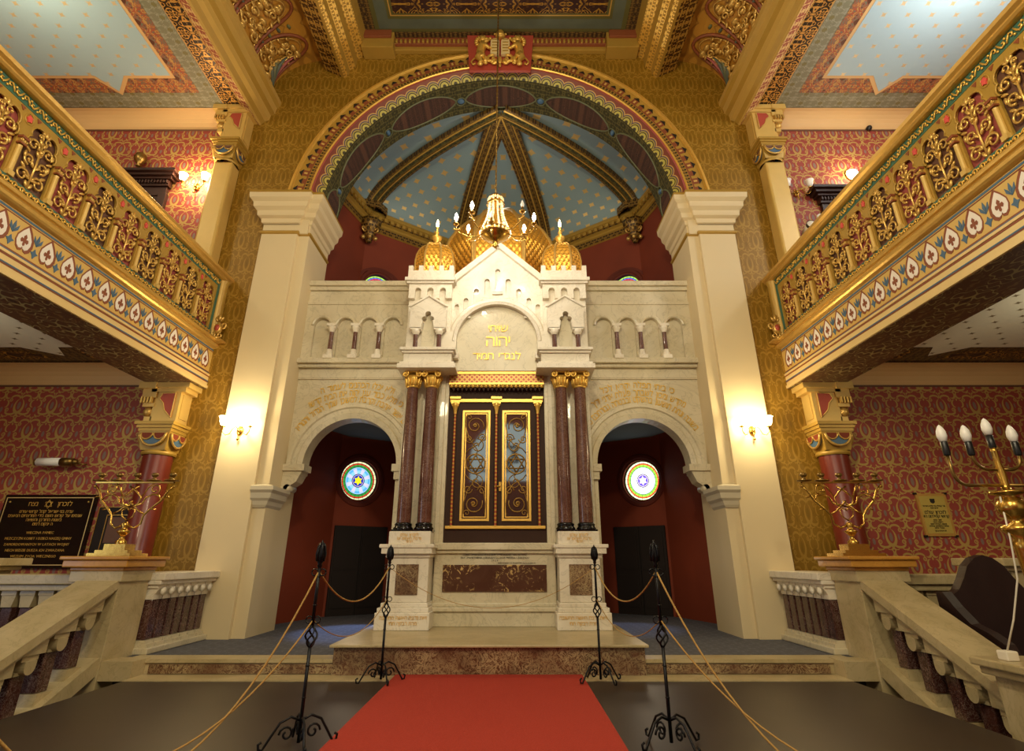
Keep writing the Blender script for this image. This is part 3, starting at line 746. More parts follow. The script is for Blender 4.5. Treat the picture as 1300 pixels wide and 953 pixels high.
# ------------------------------------------------------------------ apse
AR, AY = 4.2, 10.05
AN = [0, 32, 73, 107, 148, 180]
AP = [(AR*math.cos(R(a)), AY+AR*math.sin(R(a))) for a in AN]
FZ0, FZ1, VZ = 9.6, 10.15, 11.46
OCX = {}
for i in range(5):
    (xa, ya), (xb, yb) = AP[i], AP[i+1]
    L = math.hypot(xb-xa, yb-ya); ux, uy = (xb-xa)/L, (yb-ya)/L
    st0 = 0; holes = []; niches = []
    if i in (1, 3):
        d0 = .52 if i == 1 else L-.52
        holes = [(d0, 3.2, .44), (d0, 8.0, .42)]
        niches = [(d0, 7.86, .66)]
    b = MB()
    lo = [[(0, .47), (L, .47), (L, 9.7), (0, 9.7)]]+[[(hx+hr*math.cos(2*PI*k/40), hz+hr*math.sin(2*PI*k/40)) for k in range(40)] for hx, hz, hr in holes]
    st = b.mark(); b.ext(lo, 'y', -.3, 0)
    Mw = Matrix(((ux, -uy, 0, xa), (uy, ux, 0, ya), (0, 0, 1, 0), (0, 0, 0, 1)))   # local y>0 points into the room
    b.xf(st, Mw)
    b.build('wall_apse_%s' % ['east', 'southeast', 'back', 'southwest', 'west'][i], M['maroon'], kind='structure')
    if holes:
        for hi, (hx, hz, hr) in enumerate(holes):
            c = Mw @ Vector((hx, -.12, hz))
            left = i == 3
            b = MB(); st = b.mark(); k = 48
            vs = [(hx, -.12, hz)]+[(hx+hr*math.cos(2*PI*q/k), -.12, hz+hr*math.sin(2*PI*q/k)) for q in range(k)]
            fl = -1 if True else 1
            uv_ = [(0, 0)]+[(math.cos(2*PI*q/k), math.sin(2*PI*q/k)) for q in range(k)]
            fs = [(0, 1+(q+1) % k, 1+q) for q in range(k)]
            b.add(vs, fs, 0, False, [[uv_[z] for z in f] for f in fs])
            b.revy([(hr-.02, -.11), (hr-.02, -.08), (hr+.0, -.08)], hx, hz, 0, 2*PI, 48, 1)
            b.revy([(hr+.02, .0), (hr+.06, .03), (hr+.12, .03), (hr+.14, 0)], hx, hz, 0, 2*PI, 48, 2)
            b.xf(st, Mw)
            nmw = 'window_%d' % (1+hi+(0 if left else 2))
            w = b.build(nmw, [M['glass_left'] if left and hi == 0 else M['glass_right'] if hi == 0 else M['glass_top'], M['blackpaint'], M['maroon_dark']], kind='structure')
        # shallow niche arch over the upper oculus and a dark door below
        b = MB(); st = b.mark(); nx, nz, nr = niches[0]
        b.revy([(nr, 0), (nr, .03), (nr+.07, .03), (nr+.07, 0)], nx, nz, 0, PI, 30, 0)
        b.xf(st, Mw); b.build('trim_10', M['maroon_dark'], kind='structure')
        b = MB(); st = b.mark(); xd0, xd1 = (.05, 1.25) if i == 1 else (L-1.25, L-.05)
        b.box(xd0, xd1, .01, .05, .48, 2.22, 0); 
        for q in (0, 1):
            xx0 = xd0+.06+q*(xd1-xd0)/2; xx1 = xx0+(xd1-xd0)/2-.1
            b.box(xx0, xx1, .05, .065, .62, 1.25, 0); b.box(xx0, xx1, .05, .065, 1.35, 2.1, 0)
        b.box((xd0+xd1)/2-.008, (xd0+xd1)/2+.008, .05, .075, .48, 2.2, 1)
        b.xf(st, Mw); b.build('door_%d' % (1 if i == 3 else 2), [M['blackwood'], M['blackpaint']], kind='structure')
# lower chambers' ceilings
for s, nm in SIDES:
    b = MB(s < 0); b.ext([(1.5, 9.7), (1.5, 13.6), (3.4, 12.3), (4.15, 10.4), (4.15, 9.7)], 'z', 4.12, 4.22)
    b.build('ceiling_chamber_'+nm, M['chamber_ceiling'], kind='structure')
    b = MB(s < 0); b.box(1.5, 1.6, 9.7, 13.8, .48, 6.3); b.build('wall_chamber_'+nm, M['maroon_dark'], kind='structure')
# frieze
rp = [(3.9, 9.8)]+AP[1:3]+AP[3:5]+[(-3.9, 9.8)]
rp = [(AR-.0, 9.9)]+[AP[1], AP[2], AP[3], AP[4]]+[(-AR, 9.9)]
b = MB()
fprof = [(0, FZ0), (.05, FZ0+.02), (.05, FZ0+.16), (.08, FZ0+.18), (.08, FZ0+.24), (.14, FZ0+.28), (.14, FZ0+.38), (.20, FZ0+.42), (.20, FZ0+.50), (.17, FZ0+.55), (0, FZ0+.55)]
fms = [1, 0, 1, 1, 1, 0, 1, 1, 1, 1]
b.mould(rp[::-1], fprof, 0, ms=fms)
# dentils
for i in range(len(rp)-1):
    (xa, ya), (xb, yb) = rp[i], rp[i+1]; L = math.hypot(xb-xa, yb-ya); nd = int(L/.17)
    for k in range(nd):
        f = (k+.5)/nd; st = b.mark(); b.box(-.045, .045, -.2, -.13, FZ0+.29, FZ0+.39, 1)
        an = math.atan2(yb-ya, xb-xa)+PI
        b.xf(st, Matrix.Translation((xa+(xb-xa)*f, ya+(yb-ya)*f, 0)) @ Matrix.Rotation(an, 4, 'Z'))
b.build('trim_11', [M['frieze_orn'], M['ochre']], kind='structure')
# gilded corbels under the frieze corners
for s, nm in SIDES:
    t_ = thing('frieze_corbel', (s*AP[1][0], AP[1][1], 8.9), 'gilded scrolled corbel under the apse frieze at the %s rib foot' % nm, 'corbel', 'apse corbels')
    b = MB(s < 0); cx, cy = AP[1][0]-.12, AP[1][1]-.12
    b.lathe([(.0, 9.1), (.06, 9.12), (.10, 9.2), (.09, 9.27), (.15, 9.34), (.20, 9.5), (.28, 9.6), (.30, 9.75), (.0, 9.75)], cx, cy, 8)
    b.lathe([(.42, 10.0), (.45, 10.02), (.45, 10.2), (.40, 10.22), (0, 10.22)], cx+.05, cy+.05, 8, 0, False)
    b.build('bell', M['frieze_orn'], t_)
    b = MB(s < 0)
    for a in (200, 250, 300):
        c = Vector((cx+.2*math.cos(R(a)), cy+.2*math.sin(R(a)), 9.45))
        b.tube([c+Vector((.0, 0, 0))+Vector((math.cos(R(a))*q[0], math.sin(R(a))*q[0], q[1])) for q in spiral(0, 0, .11, .02, 90, 560, 20)], .024, 6)
        b.ball(c+Vector((0, 0, -.26)), .06, 0, 8)
    b.build('volute', M['gold'], t_)

# vault: panels between elliptical ribs meeting at the crown behind the great arch
def vp(a, q, lift=0):      # a angle of plan, q 0 at springing .. 1 crown
    rr = math.cos(PI/2*q); z = FZ1+(VZ-FZ1)*math.sin(PI/2*q)
    return rr, z
def planr(a):              # straight sided plan radius at angle a
    for i in range(5):
        if AN[i] <= a <= AN[i+1]+1e-6:
            (xa, ya), (xb, yb) = AP[i], AP[i+1]
            f = (a-AN[i])/(AN[i+1]-AN[i]); return (xa+(xb-xa)*f, ya+(yb-ya)*f)
    return AP[-1]
b = MB()
for i in range(5):
    na, nq = 10, 16
    vs = []; uvs = []
    for k in range(na+1):
        a = AN[i]+(AN[i+1]-AN[i])*k/na; px, py = planr(a)
        bulge = math.sin(PI*k/na)
        for j in range(nq+1):
            q = j/nq; rr, z = vp(a, q)
            rr2 = rr+.03*bulge*math.sin(PI*q); z2 = z+.18*bulge*math.sin(PI*q)
            vs.append((px*rr2, AY+(py-AY)*rr2, z2))
            uvs.append((i*1.37+(k/na-.5)*math.hypot(AP[i+1][0]-AP[i][0], AP[i+1][1]-AP[i][1])*max(rr, .08), q*4.4))
    fs = []; fu = []
    for k in range(na):
        for j in range(nq):
            f = (k*(nq+1)+j, k*(nq+1)+j+1, (k+1)*(nq+1)+j+1, (k+1)*(nq+1)+j); fs.append(f); fu.append([uvs[z] for z in f])
    b.add(vs, fs, 0, True, fu)
b.build('ceiling_apse', M['vault'], kind='structure')
for k, a in enumerate(AN[1:5]):
    px, py = planr(a); big = k in (0, 3)
    pts = []
    for j in range(25):
        q = j/24; rr, z = vp(a, q); pts.append(Vector((px*rr, AY+(py-AY)*rr, z)))
    w = .21 if big else .24
    dirv = Vector((px, py-AY, 0)).normalized(); side = Vector((-dirv.y, dirv.x, 0))
    b = MB()
    for j in range(24):
        p0, p1 = pts[j], pts[j+1]
        tn0 = (pts[min(j+1, 24)]-pts[max(j-1, 0)]).normalized(); tn1 = (pts[min(j+2, 24)]-pts[j]).normalized()
        n0 = side.cross(tn0); n1 = side.cross(tn1)
        if n0.z > 0: n0 = -n0
        if n1.z > 0: n1 = -n1
        cs = [(-w, 0, 0), (-w, .12, 2), (-w*.72, .13, 0), (-w*.62, .16, 1), (-w*.15, .16, 2), (-w*.08, .20, 2), (w*.08, .20, 2), (w*.15, .16, 1), (w*.62, .16, 0), (w*.72, .13, 2), (w, .12, 0), (w, 0, 0)]
        for q in range(len(cs)-1):
            o0, h0, mm = cs[q]; o1, h1, _ = cs[q+1]
            mi = [0, 0, 2, 1, 0, 2, 0, 1, 2, 0, 0][q]
            u0, u1 = j*.19, (j+1)*.19
            b.add([p0+side*o0+n0*h0, p1+side*o0+n1*h0, p1+side*o1+n1*h1, p0+side*o1+n0*h1], [(0, 1, 2, 3)], mi, False, [[(u0, o0), (u1, o0), (u1, o1), (u0, o1)]])
    b.build('beam_rib', [M['ribband'], M['soffit_green'] if big else M['ribband'], M['gold_leaf']], kind='structure')
b = MB(); b.box(-4.6, 4.6, 9.3, 14.6, 12.0, 12.1); b.build('ceiling_back', M['maroon_dark'], kind='structure')
# ------------------------------------------------------------------ marble screens with arches
for s, nm in SIDES:
    t_ = thing('marble_screen', (s*2.6, 9.6, .48), 'pale marble screen wall with round arch and blind arcade, %s of the ark' % nm, 'screen', 'marble screens')
    ac, ar, az = 2.52, .80, 3.05
    b = MB(s < 0)
    op = [(3.66, .48), (3.66, 2.6), (3.30, 2.6), (3.30, 2.92), (ac+ar, az)]+arc(ac, az, ar, 0, 180, 28)+[(ac-ar, 2.92), (1.62, 2.9), (1.62, .48)]
    # body above the opening
    body = [(3.66, 6.5), (3.66, 2.66), (3.32, 2.9), (3.32, az)]+arc(ac, az, ar, 0, 180, 28)+[(1.72, az), (1.72, .48), (1.0, .48), (1.0, 6.5)]
    b.ext(body, 'y', 9.5, 9.78)
    # arcade plate
    holes = []
    cx = [1.98+.44*i for i in range(4)]
    for x in cx:
        holes.append([(x+.145, 4.98), (x+.145, 5.62)]+arc(x, 5.62, .145, 0, 180, 14)+[(x-.145, 5.62), (x-.145, 4.98)])
    b.ext([[(1.0, 4.9), (1.0, 6.06), (3.66, 6.06), (3.66, 4.9)]]+holes, 'y', 9.42, 9.5)
    for x in cx:
        b.revy([(.145, 9.42), (.150, 9.40), (.175, 9.39), (.20, 9.40), (.205, 9.42)], x, 5.62, 0, PI, 18)
    b.build('wall_panel', M['marble_beige'], t_, bevel=.004)
    b = MB(s < 0)
    for z0, z1, o in ((6.42, 6.52, .16), (6.34, 6.42, .11), (6.04, 6.10, .10), (4.84, 4.93, .20), (4.78, 4.84, .12), (4.575, 4.60, .03)):
        b.box(1.0, 3.66, 9.5-o, 9.55, z0, z1)
    b.box(1.0, 3.66, 9.44, 9.5, 6.1, 6.34); b.box(1.0, 3.66, 9.47, 9.5, 4.6, 4.78)
    b.build('cornice', M['marble_beige'], t_, bevel=.008)
    b = MB(s < 0)
    b.revy([(ar, 9.5), (ar+.0, 9.46), (ar+.09, 9.44), (ar+.11, 9.47), (ar+.18, 9.46), (ar+.20, 9.43), (ar+.26, 9.43), (ar+.28, 9.5)], ac, az, 0, PI, 40, 0, False)
    b.box(1.52, 1.78, 9.40, 9.6, 2.93, 3.05); b.box(1.55, 1.74, 9.43, 9.6, 2.8, 2.93)
    b.box(3.26, 3.62, 9.40, 9.76, 2.94, 3.05); 
    b.ext([(3.3, 2.94), (3.62, 2.94), (3.62, 2.55), (3.56, 2.56), (3.5, 2.68), (3.38, 2.76)], 'y', 9.44, 9.74)
    b.lathe([(0, 0), (.06, 0), (.06, .3), (0, .3)], 0, 0, 14)
    n0 = len(b.v)-56
    b.xf(n0, Matrix.Translation((3.52, 9.74, 2.66)) @ Matrix.Rotation(R(90), 4, 'X'))
    b.build('arch_moulding', M['marble_beige'], t_)
    for x in (2.20, 2.64, 3.08):
        b = MB(s < 0)
        b.lathe([(.045, 5.10), (.042, 5.12), (.038, 5.44), (.04, 5.46)], x, 9.37, 14)
        c = b.build('colonnette', M['column_red'], t_)
        b = MB(s < 0); b.lathe([(.042, 5.45), (.05, 5.47), (.065, 5.52), (.085, 5.56), (.06, 5.565)], x, 9.37, 12); b.box(x-.085, x+.085, 9.29, 9.45, 5.56, 5.61)
        b.build('capital', M['marble'], c)
        b = MB(s < 0); b.lathe([(.065, 4.98), (.065, 5.04), (.05, 5.06), (.055, 5.09), (.045, 5.11)], x, 9.37, 12); b.box(x-.08, x+.08, 9.28, 9.45, 4.92, 4.99)
        b.build('base', M['marble'], c)
    # gilded Hebrew inscription in three arched lines
    b = MB()
    if s < 0: lines = ['ולא יכלו הכהנים לעמוד ה', 'כי מלא כבוד ענן יהוה את הבית קדשו', 'והעם אשר אהבת וקרבת למשכן שמך הגדול והנורא']
    else: lines = ['כי ביתי תפלה יקרא לכל', 'מקדש ומכון לשבתך פעלת אדני ידיך', 'בשובה ונחת תושעון בהשקט ובבטחה גבורתכם סלה']
    for ln, rr, zt_, fit in zip(lines, (1.95, 1.60, 1.165), (4.47, 4.33, 4.205), (1.35, 1.75, 2.35)):
        b = MB(); arc_text(b, ln, .17, s*ac, 9.488, zt_-rr, rr, PI/2, fit=fit, bold=.0022)
        b.build('inscription_line', M['letter_gold'], t_, label='gilded Hebrew inscription line')

# ------------------------------------------------------------------ the ark
ark = thing('torah_ark', (0, 9, .64), 'white marble Torah ark with red columns, gilded domes and latticed double doors', 'ark')
b = MB()
b.box(-1.58, 1.58, 9.06, 9.85, .64, 6.2); b.box(-.98, -.80, 8.92, 9.1, 1.7, 4.55); b.box(.80, .98, 8.92, 9.1, 1.7, 4.55)
for s in (-1, 1):
    b.box(s*.86, s*.93, 8.88, 9.1, 1.78, 4.5)
b.build('core', M['marble_beige'], ark, bevel=.006)
# middle pedestal
b = MB()
b.box(-.92, .92, 8.95, 9.2, .64, 1.77); b.box(-.92, .92, 8.88, 9.2, .64, .84); b.box(-.92, .92, 8.84, 9.2, .84, .90); b.box(-.92, .92, 8.90, 9.2, .90, .95)
b.box(-.92, .92, 8.86, 9.2, 1.68, 1.78); b.box(-.92, .92, 8.90, 9.2, 1.63, 1.68)
b.build('pedestal', M['marble_beige'], ark, bevel=.01)
b = MB(); b.box(-.78, .78, 8.925, 8.95, 1.10, 1.47); b.build('inlay_panel', M['breccia_dark'], ark)
for w_, sz_, x_, z_ in (('DZIEKI OFIARNOSCI KOLEGIUM WYKONANO TEN OLTARZ', .036, 0, 1.61), ('DLA UPAMIETNIENIA JUBILEUSZU 25 LECIA PREZESA I ZARZADU', .036, 0, 1.568), ('1 9 2 4', .034, 0, 1.528), ('BUDOWNICZY W KRAKOWIE ULICA RAJSKA 10', .026, .33, 1.495)):
    b = MB(); put_text(b, w_, sz_, (x_, 8.945, z_), bold=.001); b.build('inscription_line', M['blackpaint'], ark, label='line of small black lettering')
for s in (-1, 1):
    b = MB(s < 0)
    b.box(.88, 1.64, 8.42, 9.2, .64, .86); b.box(.90, 1.62, 8.45, 9.2, .86, .92); b.box(.92, 1.58, 8.48, 9.2, .92, .98)
    b.box(.94, 1.53, 8.52, 9.2, .98, 1.60); b.box(.92, 1.56, 8.49, 9.2, 1.57, 1.62); b.box(.89, 1.62, 8.43, 9.2, 1.62, 1.73); b.box(.86, 1.65, 8.41, 9.2, 1.70, 1.75)
    b.box(.93, 1.54, 8.50, 9.2, 1.75, 1.93)
    q = b.build('plinth', M['marble'], ark, bevel=.01)
    b = MB(s < 0); b.box(1.08, 1.40, 8.505, 8.53, 1.08, 1.48); b.build('inlay_panel', M['breccia'], q)
    for z, w, y_, sz_ in ((1.88, 'לזכרון עולם', 8.493, .058), (1.83, 'נדבת האחים יצו', 8.493, .058), (1.79, 'תרפד', 8.493, .05), (.80, 'זאת נדבת האשה החשובה', 8.413, .065), (.73, 'מרת רבקה תחי', 8.413, .065)):
        b = MB(); put_text(b, w, sz_, (s*1.24, y_, z), heb=True, bold=.001); b.build('inscription_line', M['gold_leaf'], q)
    for x in (1.07, 1.38):
        b = MB(s < 0); b.lathe([(.108, 2.03), (.110, 2.3), (.104, 3.2), (.092, 4.18), (.098, 4.20)], x, 8.72, 28)
        c = b.build('column', M['column_red'], ark)
        b = MB(s < 0); b.box(x-.15, x+.15, 8.57, 8.87, 1.93, 1.96); b.lathe([(.145, 1.96), (.15, 1.98), (.13, 2.0), (.125, 2.02), (.135, 2.03), (.12, 2.05), (.11, 2.06)], x, 8.72, 24)
        b.build('base', M['granite_black'], c)
        b = MB(s < 0)
        b.lathe([(.098, 4.17), (.108, 4.18), (.108, 4.20), (.098, 4.21), (.10, 4.24), (.115, 4.31), (.12, 4.36), (.10, 4.38)], x, 8.72, 20)
        for k in range(12):   # acanthus leaves
            a = 2*PI*k/12; pts = [(x+math.cos(a)*r_, 8.72+math.sin(a)*r_, z_) for r_, z_ in ((.10, 4.20), (.112, 4.26), (.125, 4.32), (.145, 4.35), (.14, 4.325))]
            b.tube(pts, [.024, .026, .022, .014, .008], 6)
        for sx in (-1, 1):
            for sy in (-1, 1):
                c0 = (x+sx*.115, 8.72+sy*.115, 4.385)
                b.tube([(c0[0]+p*sx*.9, c0[1]+sy*.02, c0[2]+z_) for p, z_ in spiral(0, 0, .058, .008, 110, 620, 22)], .017, 6)
                b.ball((c0[0], c0[1]+sy*.03, c0[2]), .02, 0, 8)
        b.box(x-.13, x+.13, 8.59, 8.85, 4.415, 4.44)
        b.build('capital', M['gold_leaf'], c)
    # entablature and turret
    b = MB(s < 0)
    b.box(.66, 1.62, 8.43, 9.2, 4.44, 4.52); b.box(.69, 1.59, 8.46, 9.2, 4.52, 4.56); b.box(.74, 1.54, 8.52, 9.2, 4.56, 4.72)
    b.box(.71, 1.57, 8.48, 9.2, 4.72, 4.76); b.box(.68, 1.60, 8.44, 9.2, 4.76, 4.81)
    b.build('entablature', M['marble'], ark, bevel=.008)
    b = MB(s < 0)
    b.box(.803, 1.56, 8.727, 9.5, 4.805, 6.1)
    # corbel table with three little arches
    hs = []
    for x in (.96, 1.18, 1.40): hs.append([(x+.055, 5.80), (x+.055, 5.95)]+arc(x, 5.95, .055, 0, 180, 10)+[(x-.055, 5.95), (x-.055, 5.80)])
    notch = [(.80, 6.08), (.80, 5.80)]
    for x in (.96, 1.18, 1.40): notch += [(x-.055, 5.80), (x-.055, 5.95)]+arc(x, 5.95, .055, 180, 0, 10)+[(x+.055, 5.95), (x+.055, 5.80)]
    notch += [(1.56, 5.80), (1.56, 6.08)]
    b.ext(notch, 'y', 8.64, 8.74)
    b.box(.77, 1.60, 8.60, 9.5, 6.08, 6.12); b.box(.74, 1.63, 8.56, 9.52, 6.12, 6.18); b.box(.78, 1.59, 8.62, 9.48, 6.18, 6.34)
    for k in range(5):
        x = .78+k*.1825; b.box(x, x+.08, 8.62, 8.70, 6.34, 6.44)
        if k: b.box(.78, .86, 8.62+k*.195, 8.70+k*.195, 6.34, 6.44); b.box(1.51, 1.59, 8.62+k*.195, 8.70+k*.195, 6.34, 6.44)
    b.build('turret', M['marble'], ark, bevel=.006)
    # little gabled niche in front of the turret
    b = MB(s < 0)
    x0, x1, xc = .87, 1.49, 1.18
    g = [(x0, 5.20), (x0, 5.58), (xc-.02, 5.78), (xc+.02, 5.78), (x1, 5.58), (x1, 5.20)]
    op = [(xc+.11, 5.20), (xc+.09, 5.32)]+arc(xc+.06, 5.37, .045, -60, 110, 6)+arc(xc, 5.46, .05, -30, 210, 8)+arc(xc-.06, 5.37, .045, 70, 240, 6)+[(xc-.09, 5.32), (xc-.11, 5.20)]
    b.ext(g+op, 'y', 8.56, 8.74)
    for sx in (-1, 1):
        b.tube([(xc, 8.55, 5.80), (xc+sx*.31, 8.55, 5.60), (xc+sx*.34, 8.55, 5.60)], .022, 6)
    q = b.build('niche_gable', M['marble'], ark, bevel=.004)
    b = MB(s < 0); b.ext([(xc-.11, 4.81), (xc-.11, 5.2), (xc-.06, 5.37), (xc, 5.5), (xc+.06, 5.37), (xc+.11, 5.2), (xc+.11, 4.81)], 'y', 8.69, 8.72); b.build('niche_back', M['marble_beige'], q)
    for sx in (-1, 1):
        b = MB(s < 0); x = xc+sx*.20; b.lathe([(.045, 4.84), (.04, 4.87), (.038, 5.08), (.04, 5.10)], x, 8.62, 12); cc = b.build('colonnette', M['column_red'], q)
        b = MB(s < 0); b.lathe([(.045, 5.09), (.06, 5.12), (.085, 5.18), (.06, 5.19)], x, 8.62, 10); b.box(x-.09, x+.09, 8.56, 8.72, 5.175, 5.21); b.lathe([(.06, 4.81), (.055, 4.84), (.045, 4.85)], x, 8.62, 10); b.build('capital', M['marble'], cc)
    # gilded octagonal dome
    def dome(mb, cx, cy, prof, n, tile, rib, ribr, rot):
        d = [0]
        for i in range(1, len(prof)): d.append(d[-1]+math.dist(prof[i], prof[i-1]))
        for k in range(n):
            a0 = rot+2*PI*k/n; a1 = rot+2*PI*(k+1)/n
            for j in range(len(prof)-1):
                r0, z0 = prof[j]; r1, z1 = prof[j+1]
                p = [(cx+r0*math.cos(a0), cy+r0*math.sin(a0), z0), (cx+r0*math.cos(a1), cy+r0*math.sin(a1), z0), (cx+r1*math.cos(a1), cy+r1*math.sin(a1), z1), (cx+r1*math.cos(a0), cy+r1*math.sin(a0), z1)]
                h0, h1 = r0*math.sin(PI/n), r1*math.sin(PI/n)
                mb.add(p, [(0, 1, 2, 3)], tile, False, [[(-h0, d[j]), (h0, d[j]), (h1, d[j+1]), (-h1, d[j+1])]])
            mb.tube([(cx+r_*math.cos(a0), cy+r_*math.sin(a0), z_) for r_, z_ in prof], ribr, 6, rib)
    b = MB(s < 0)
    dp = [(.36, 6.2), (.375, 6.5), (.38, 6.72), (.36, 6.86), (.31, 6.98), (.24, 7.06), (.13, 7.11), (.03, 7.13)]
    dome(b, 1.19, 9.08, dp, 8, 0, 1, .022, R(22.5))
    dd = b.build('small_dome', [M['goldtile_small'], M['gold']], ark)
    b = MB(s < 0)
    b.lathe([(.03, 7.1), (.07, 7.14), (.03, 7.18), (.05, 7.21), (.09, 7.27), (.10, 7.31), (.04, 7.32), (.03, 7.40), (.045, 7.42), (.02, 7.45), (.02, 7.52), (.03, 7.53), (.02, 7.55)], 1.19, 9.08, 14)
    b.build('finial', M['gold_leaf'], dd)
    b = MB(s < 0); b.lathe([(.0, 7.55), (.024, 7.57), (.03, 7.62), (.015, 7.69), (0, 7.73)], 1.19, 9.08, 12); b.build('candle_bulb', M['candle_on'], dd)
# gable with lunette
b = MB()
gz = lambda x: 6.93-abs(x)*.80
outer = [(-.82, 4.75), (-.82, 6.20), (0, 6.93), (.82, 6.20), (.82, 4.75)]
lun = [(.70, 4.75), (.70, 5.02)]+arc(0, 5.02, .70, 0, 180, 32)+[(-.70, 5.02), (-.70, 4.75)]
holes = []
for x, z0, z1, w in ((0, 6.05, 6.42, .045), (.19, 5.93, 6.22, .045), (-.19, 5.93, 6.22, .045), (.38, 5.78, 6.02, .045), (-.38, 5.78, 6.02, .045), (.56, 5.58, 5.84, .042), (-.56, 5.58, 5.84, .042), (.72, 5.36, 5.72, .038), (-.72, 5.36, 5.72, .038)):
    holes.append([(x-w, z0), (x+w, z0), (x+w, z1)]+arc(x, z1, w, 0, 180, 8)[1:-1]+[(x-w, z1)])
b.ext([outer+lun[::1]]+holes, 'y', 8.80, 8.86)
b.box(-.80, .80, 8.86, 9.3, 4.5, 6.2); b.ext([(-.8, 6.2), (0, 6.9), (.8, 6.2)], 'y', 8.86, 9.3)
for x, z0, z1, w in ((.19, 5.93, 6.22, .045), (-.19, 5.93, 6.22, .045), (.38, 5.78, 6.02, .045), (-.38, 5.78, 6.02, .045), (.56, 5.58, 5.84, .042), (-.56, 5.58, 5.84, .042), (0, 6.05, 6.42, .045)):
    for k in (0, 1): b.box(x-w-.045, x+w+.045, 8.775-.01*k, 8.80, z0-.06-.045*k, z0-.025-.045*k)
for sx in (-1, 1):
    st = b.mark(); b.ext([(-.04, 0), (.06, 0), (.06, 1.12), (-.04, 1.12)], 'y', 8.72, 8.90)
    b.xf(st, Matrix.Translation((sx*.84, 0, 6.19)) @ Matrix.Rotation(-sx*R(48), 4, 'Y'))
    b.box(sx*.74, sx*.86, 8.715, 8.9, 6.14, 6.22)
b.revy([(.70, 8.80), (.70, 8.72), (.75, 8.70), (.77, 8.73), (.82, 8.73), (.84, 8.76), (.86, 8.80)], 0, 5.02, 0, PI, 44)
for sx in (-1, 1):
    b.box(sx*.70, sx*.86, 8.715, 8.9, 4.815, 5.02); b.box(sx*.655, sx*.79, 8.68, 8.95, 4.70, 4.805)
b.build('gable', M['marble'], ark, bevel=.003)
b = MB(); b.ext([(-.71, 4.52)]+[(.71, 4.52)]+arc(0, 5.02, .71, 0, 180, 30), 'y', 8.825, 8.86); b.build('tablet', M['marble_beige'], ark)
b = MB()
put_text(b, 'שויתי', .20, (0.02, 8.815, 5.30), heb=True, bold=.001)
put_text(b, 'יהוה', .30, (0.02, 8.815, 5.06), heb=True, bold=.003)
put_text(b, 'לנגדי תמיד', .20, (0.0, 8.815, 4.78), heb=True, bold=.001)
b.build('lettering', M['gold_leaf'], ark, label='large gilded Hebrew letters')
# cresting over the doors
b = MB(); b.box(-.80, .80, 8.84, 9.1, 4.30, 4.46, 0); b.box(-.81, .81, 8.82, 9.1, 4.46, 4.50, 1); b.box(-.80, .80, 8.83, 9.1, 4.28, 4.31, 1)
n = 22
for k in range(n):
    x = -.76+1.52*k/(n-1); b.lathe([(.0, 0), (.036, 0), (.036, .02), (0, .02)], 0, 0, 12, 1)
    st = len(b.v)-48; b.xf(st, Matrix.Translation((x, 8.87, 4.265)) @ Matrix.Rotation(R(90), 4, 'X'))
    if k < n-1: b.ext([(x, 4.24), (x+.072, 4.24), (x+.036, 4.18)], 'y', 8.88, 8.90, 2)
b.build('cresting', [M['dotgold'], M['gold_leaf'], M['arkwood']], ark)
b = MB(); b.box(-.80, .80, 9.0, 9.08, 1.78, 4.3)
b.build('door_surround', M['arkwood'], ark)
b = MB(); b.box(-.78, .78, 8.95, 9.0, 1.985, 2.03); b.build('lower_gilded_rail', M['gold_leaf'], ark, bevel=.006)
b = MB(); b.box(-.78, .78, 8.94, 9.0, 4.0, 4.06)
b.build('upper_gilded_rail', M['gold_leaf'], ark, bevel=.006)
for x in (-.69, 0, .69):
    b = MB(); b.lathe([(.022, 2.03), (.02, 2.06), (.02, 3.82), (.022, 3.84)], x, 8.96, 10)
    c = b.build('slender_column', M['twist'], ark)
    b = MB(); b.lathe([(.026, 3.80), (.03, 3.86), (.05, 3.93), (.065, 3.97), (.05, 3.99)], x, 8.96, 10); b.box(x-.07, x+.07, 8.92, 9.0, 3.97, 4.0); b.box(x-.09, x+.09, 8.90, 9.0, 4.05, 4.09)
    for sx in (-1, 1): b.tube([(x+sx*.04+p*sx, 8.93, 3.95+z_) for p, z_ in spiral(0, 0, .03, .006, 100, 480, 12)], .008, 5)
    b.build('capital', M['gold_leaf'], c)
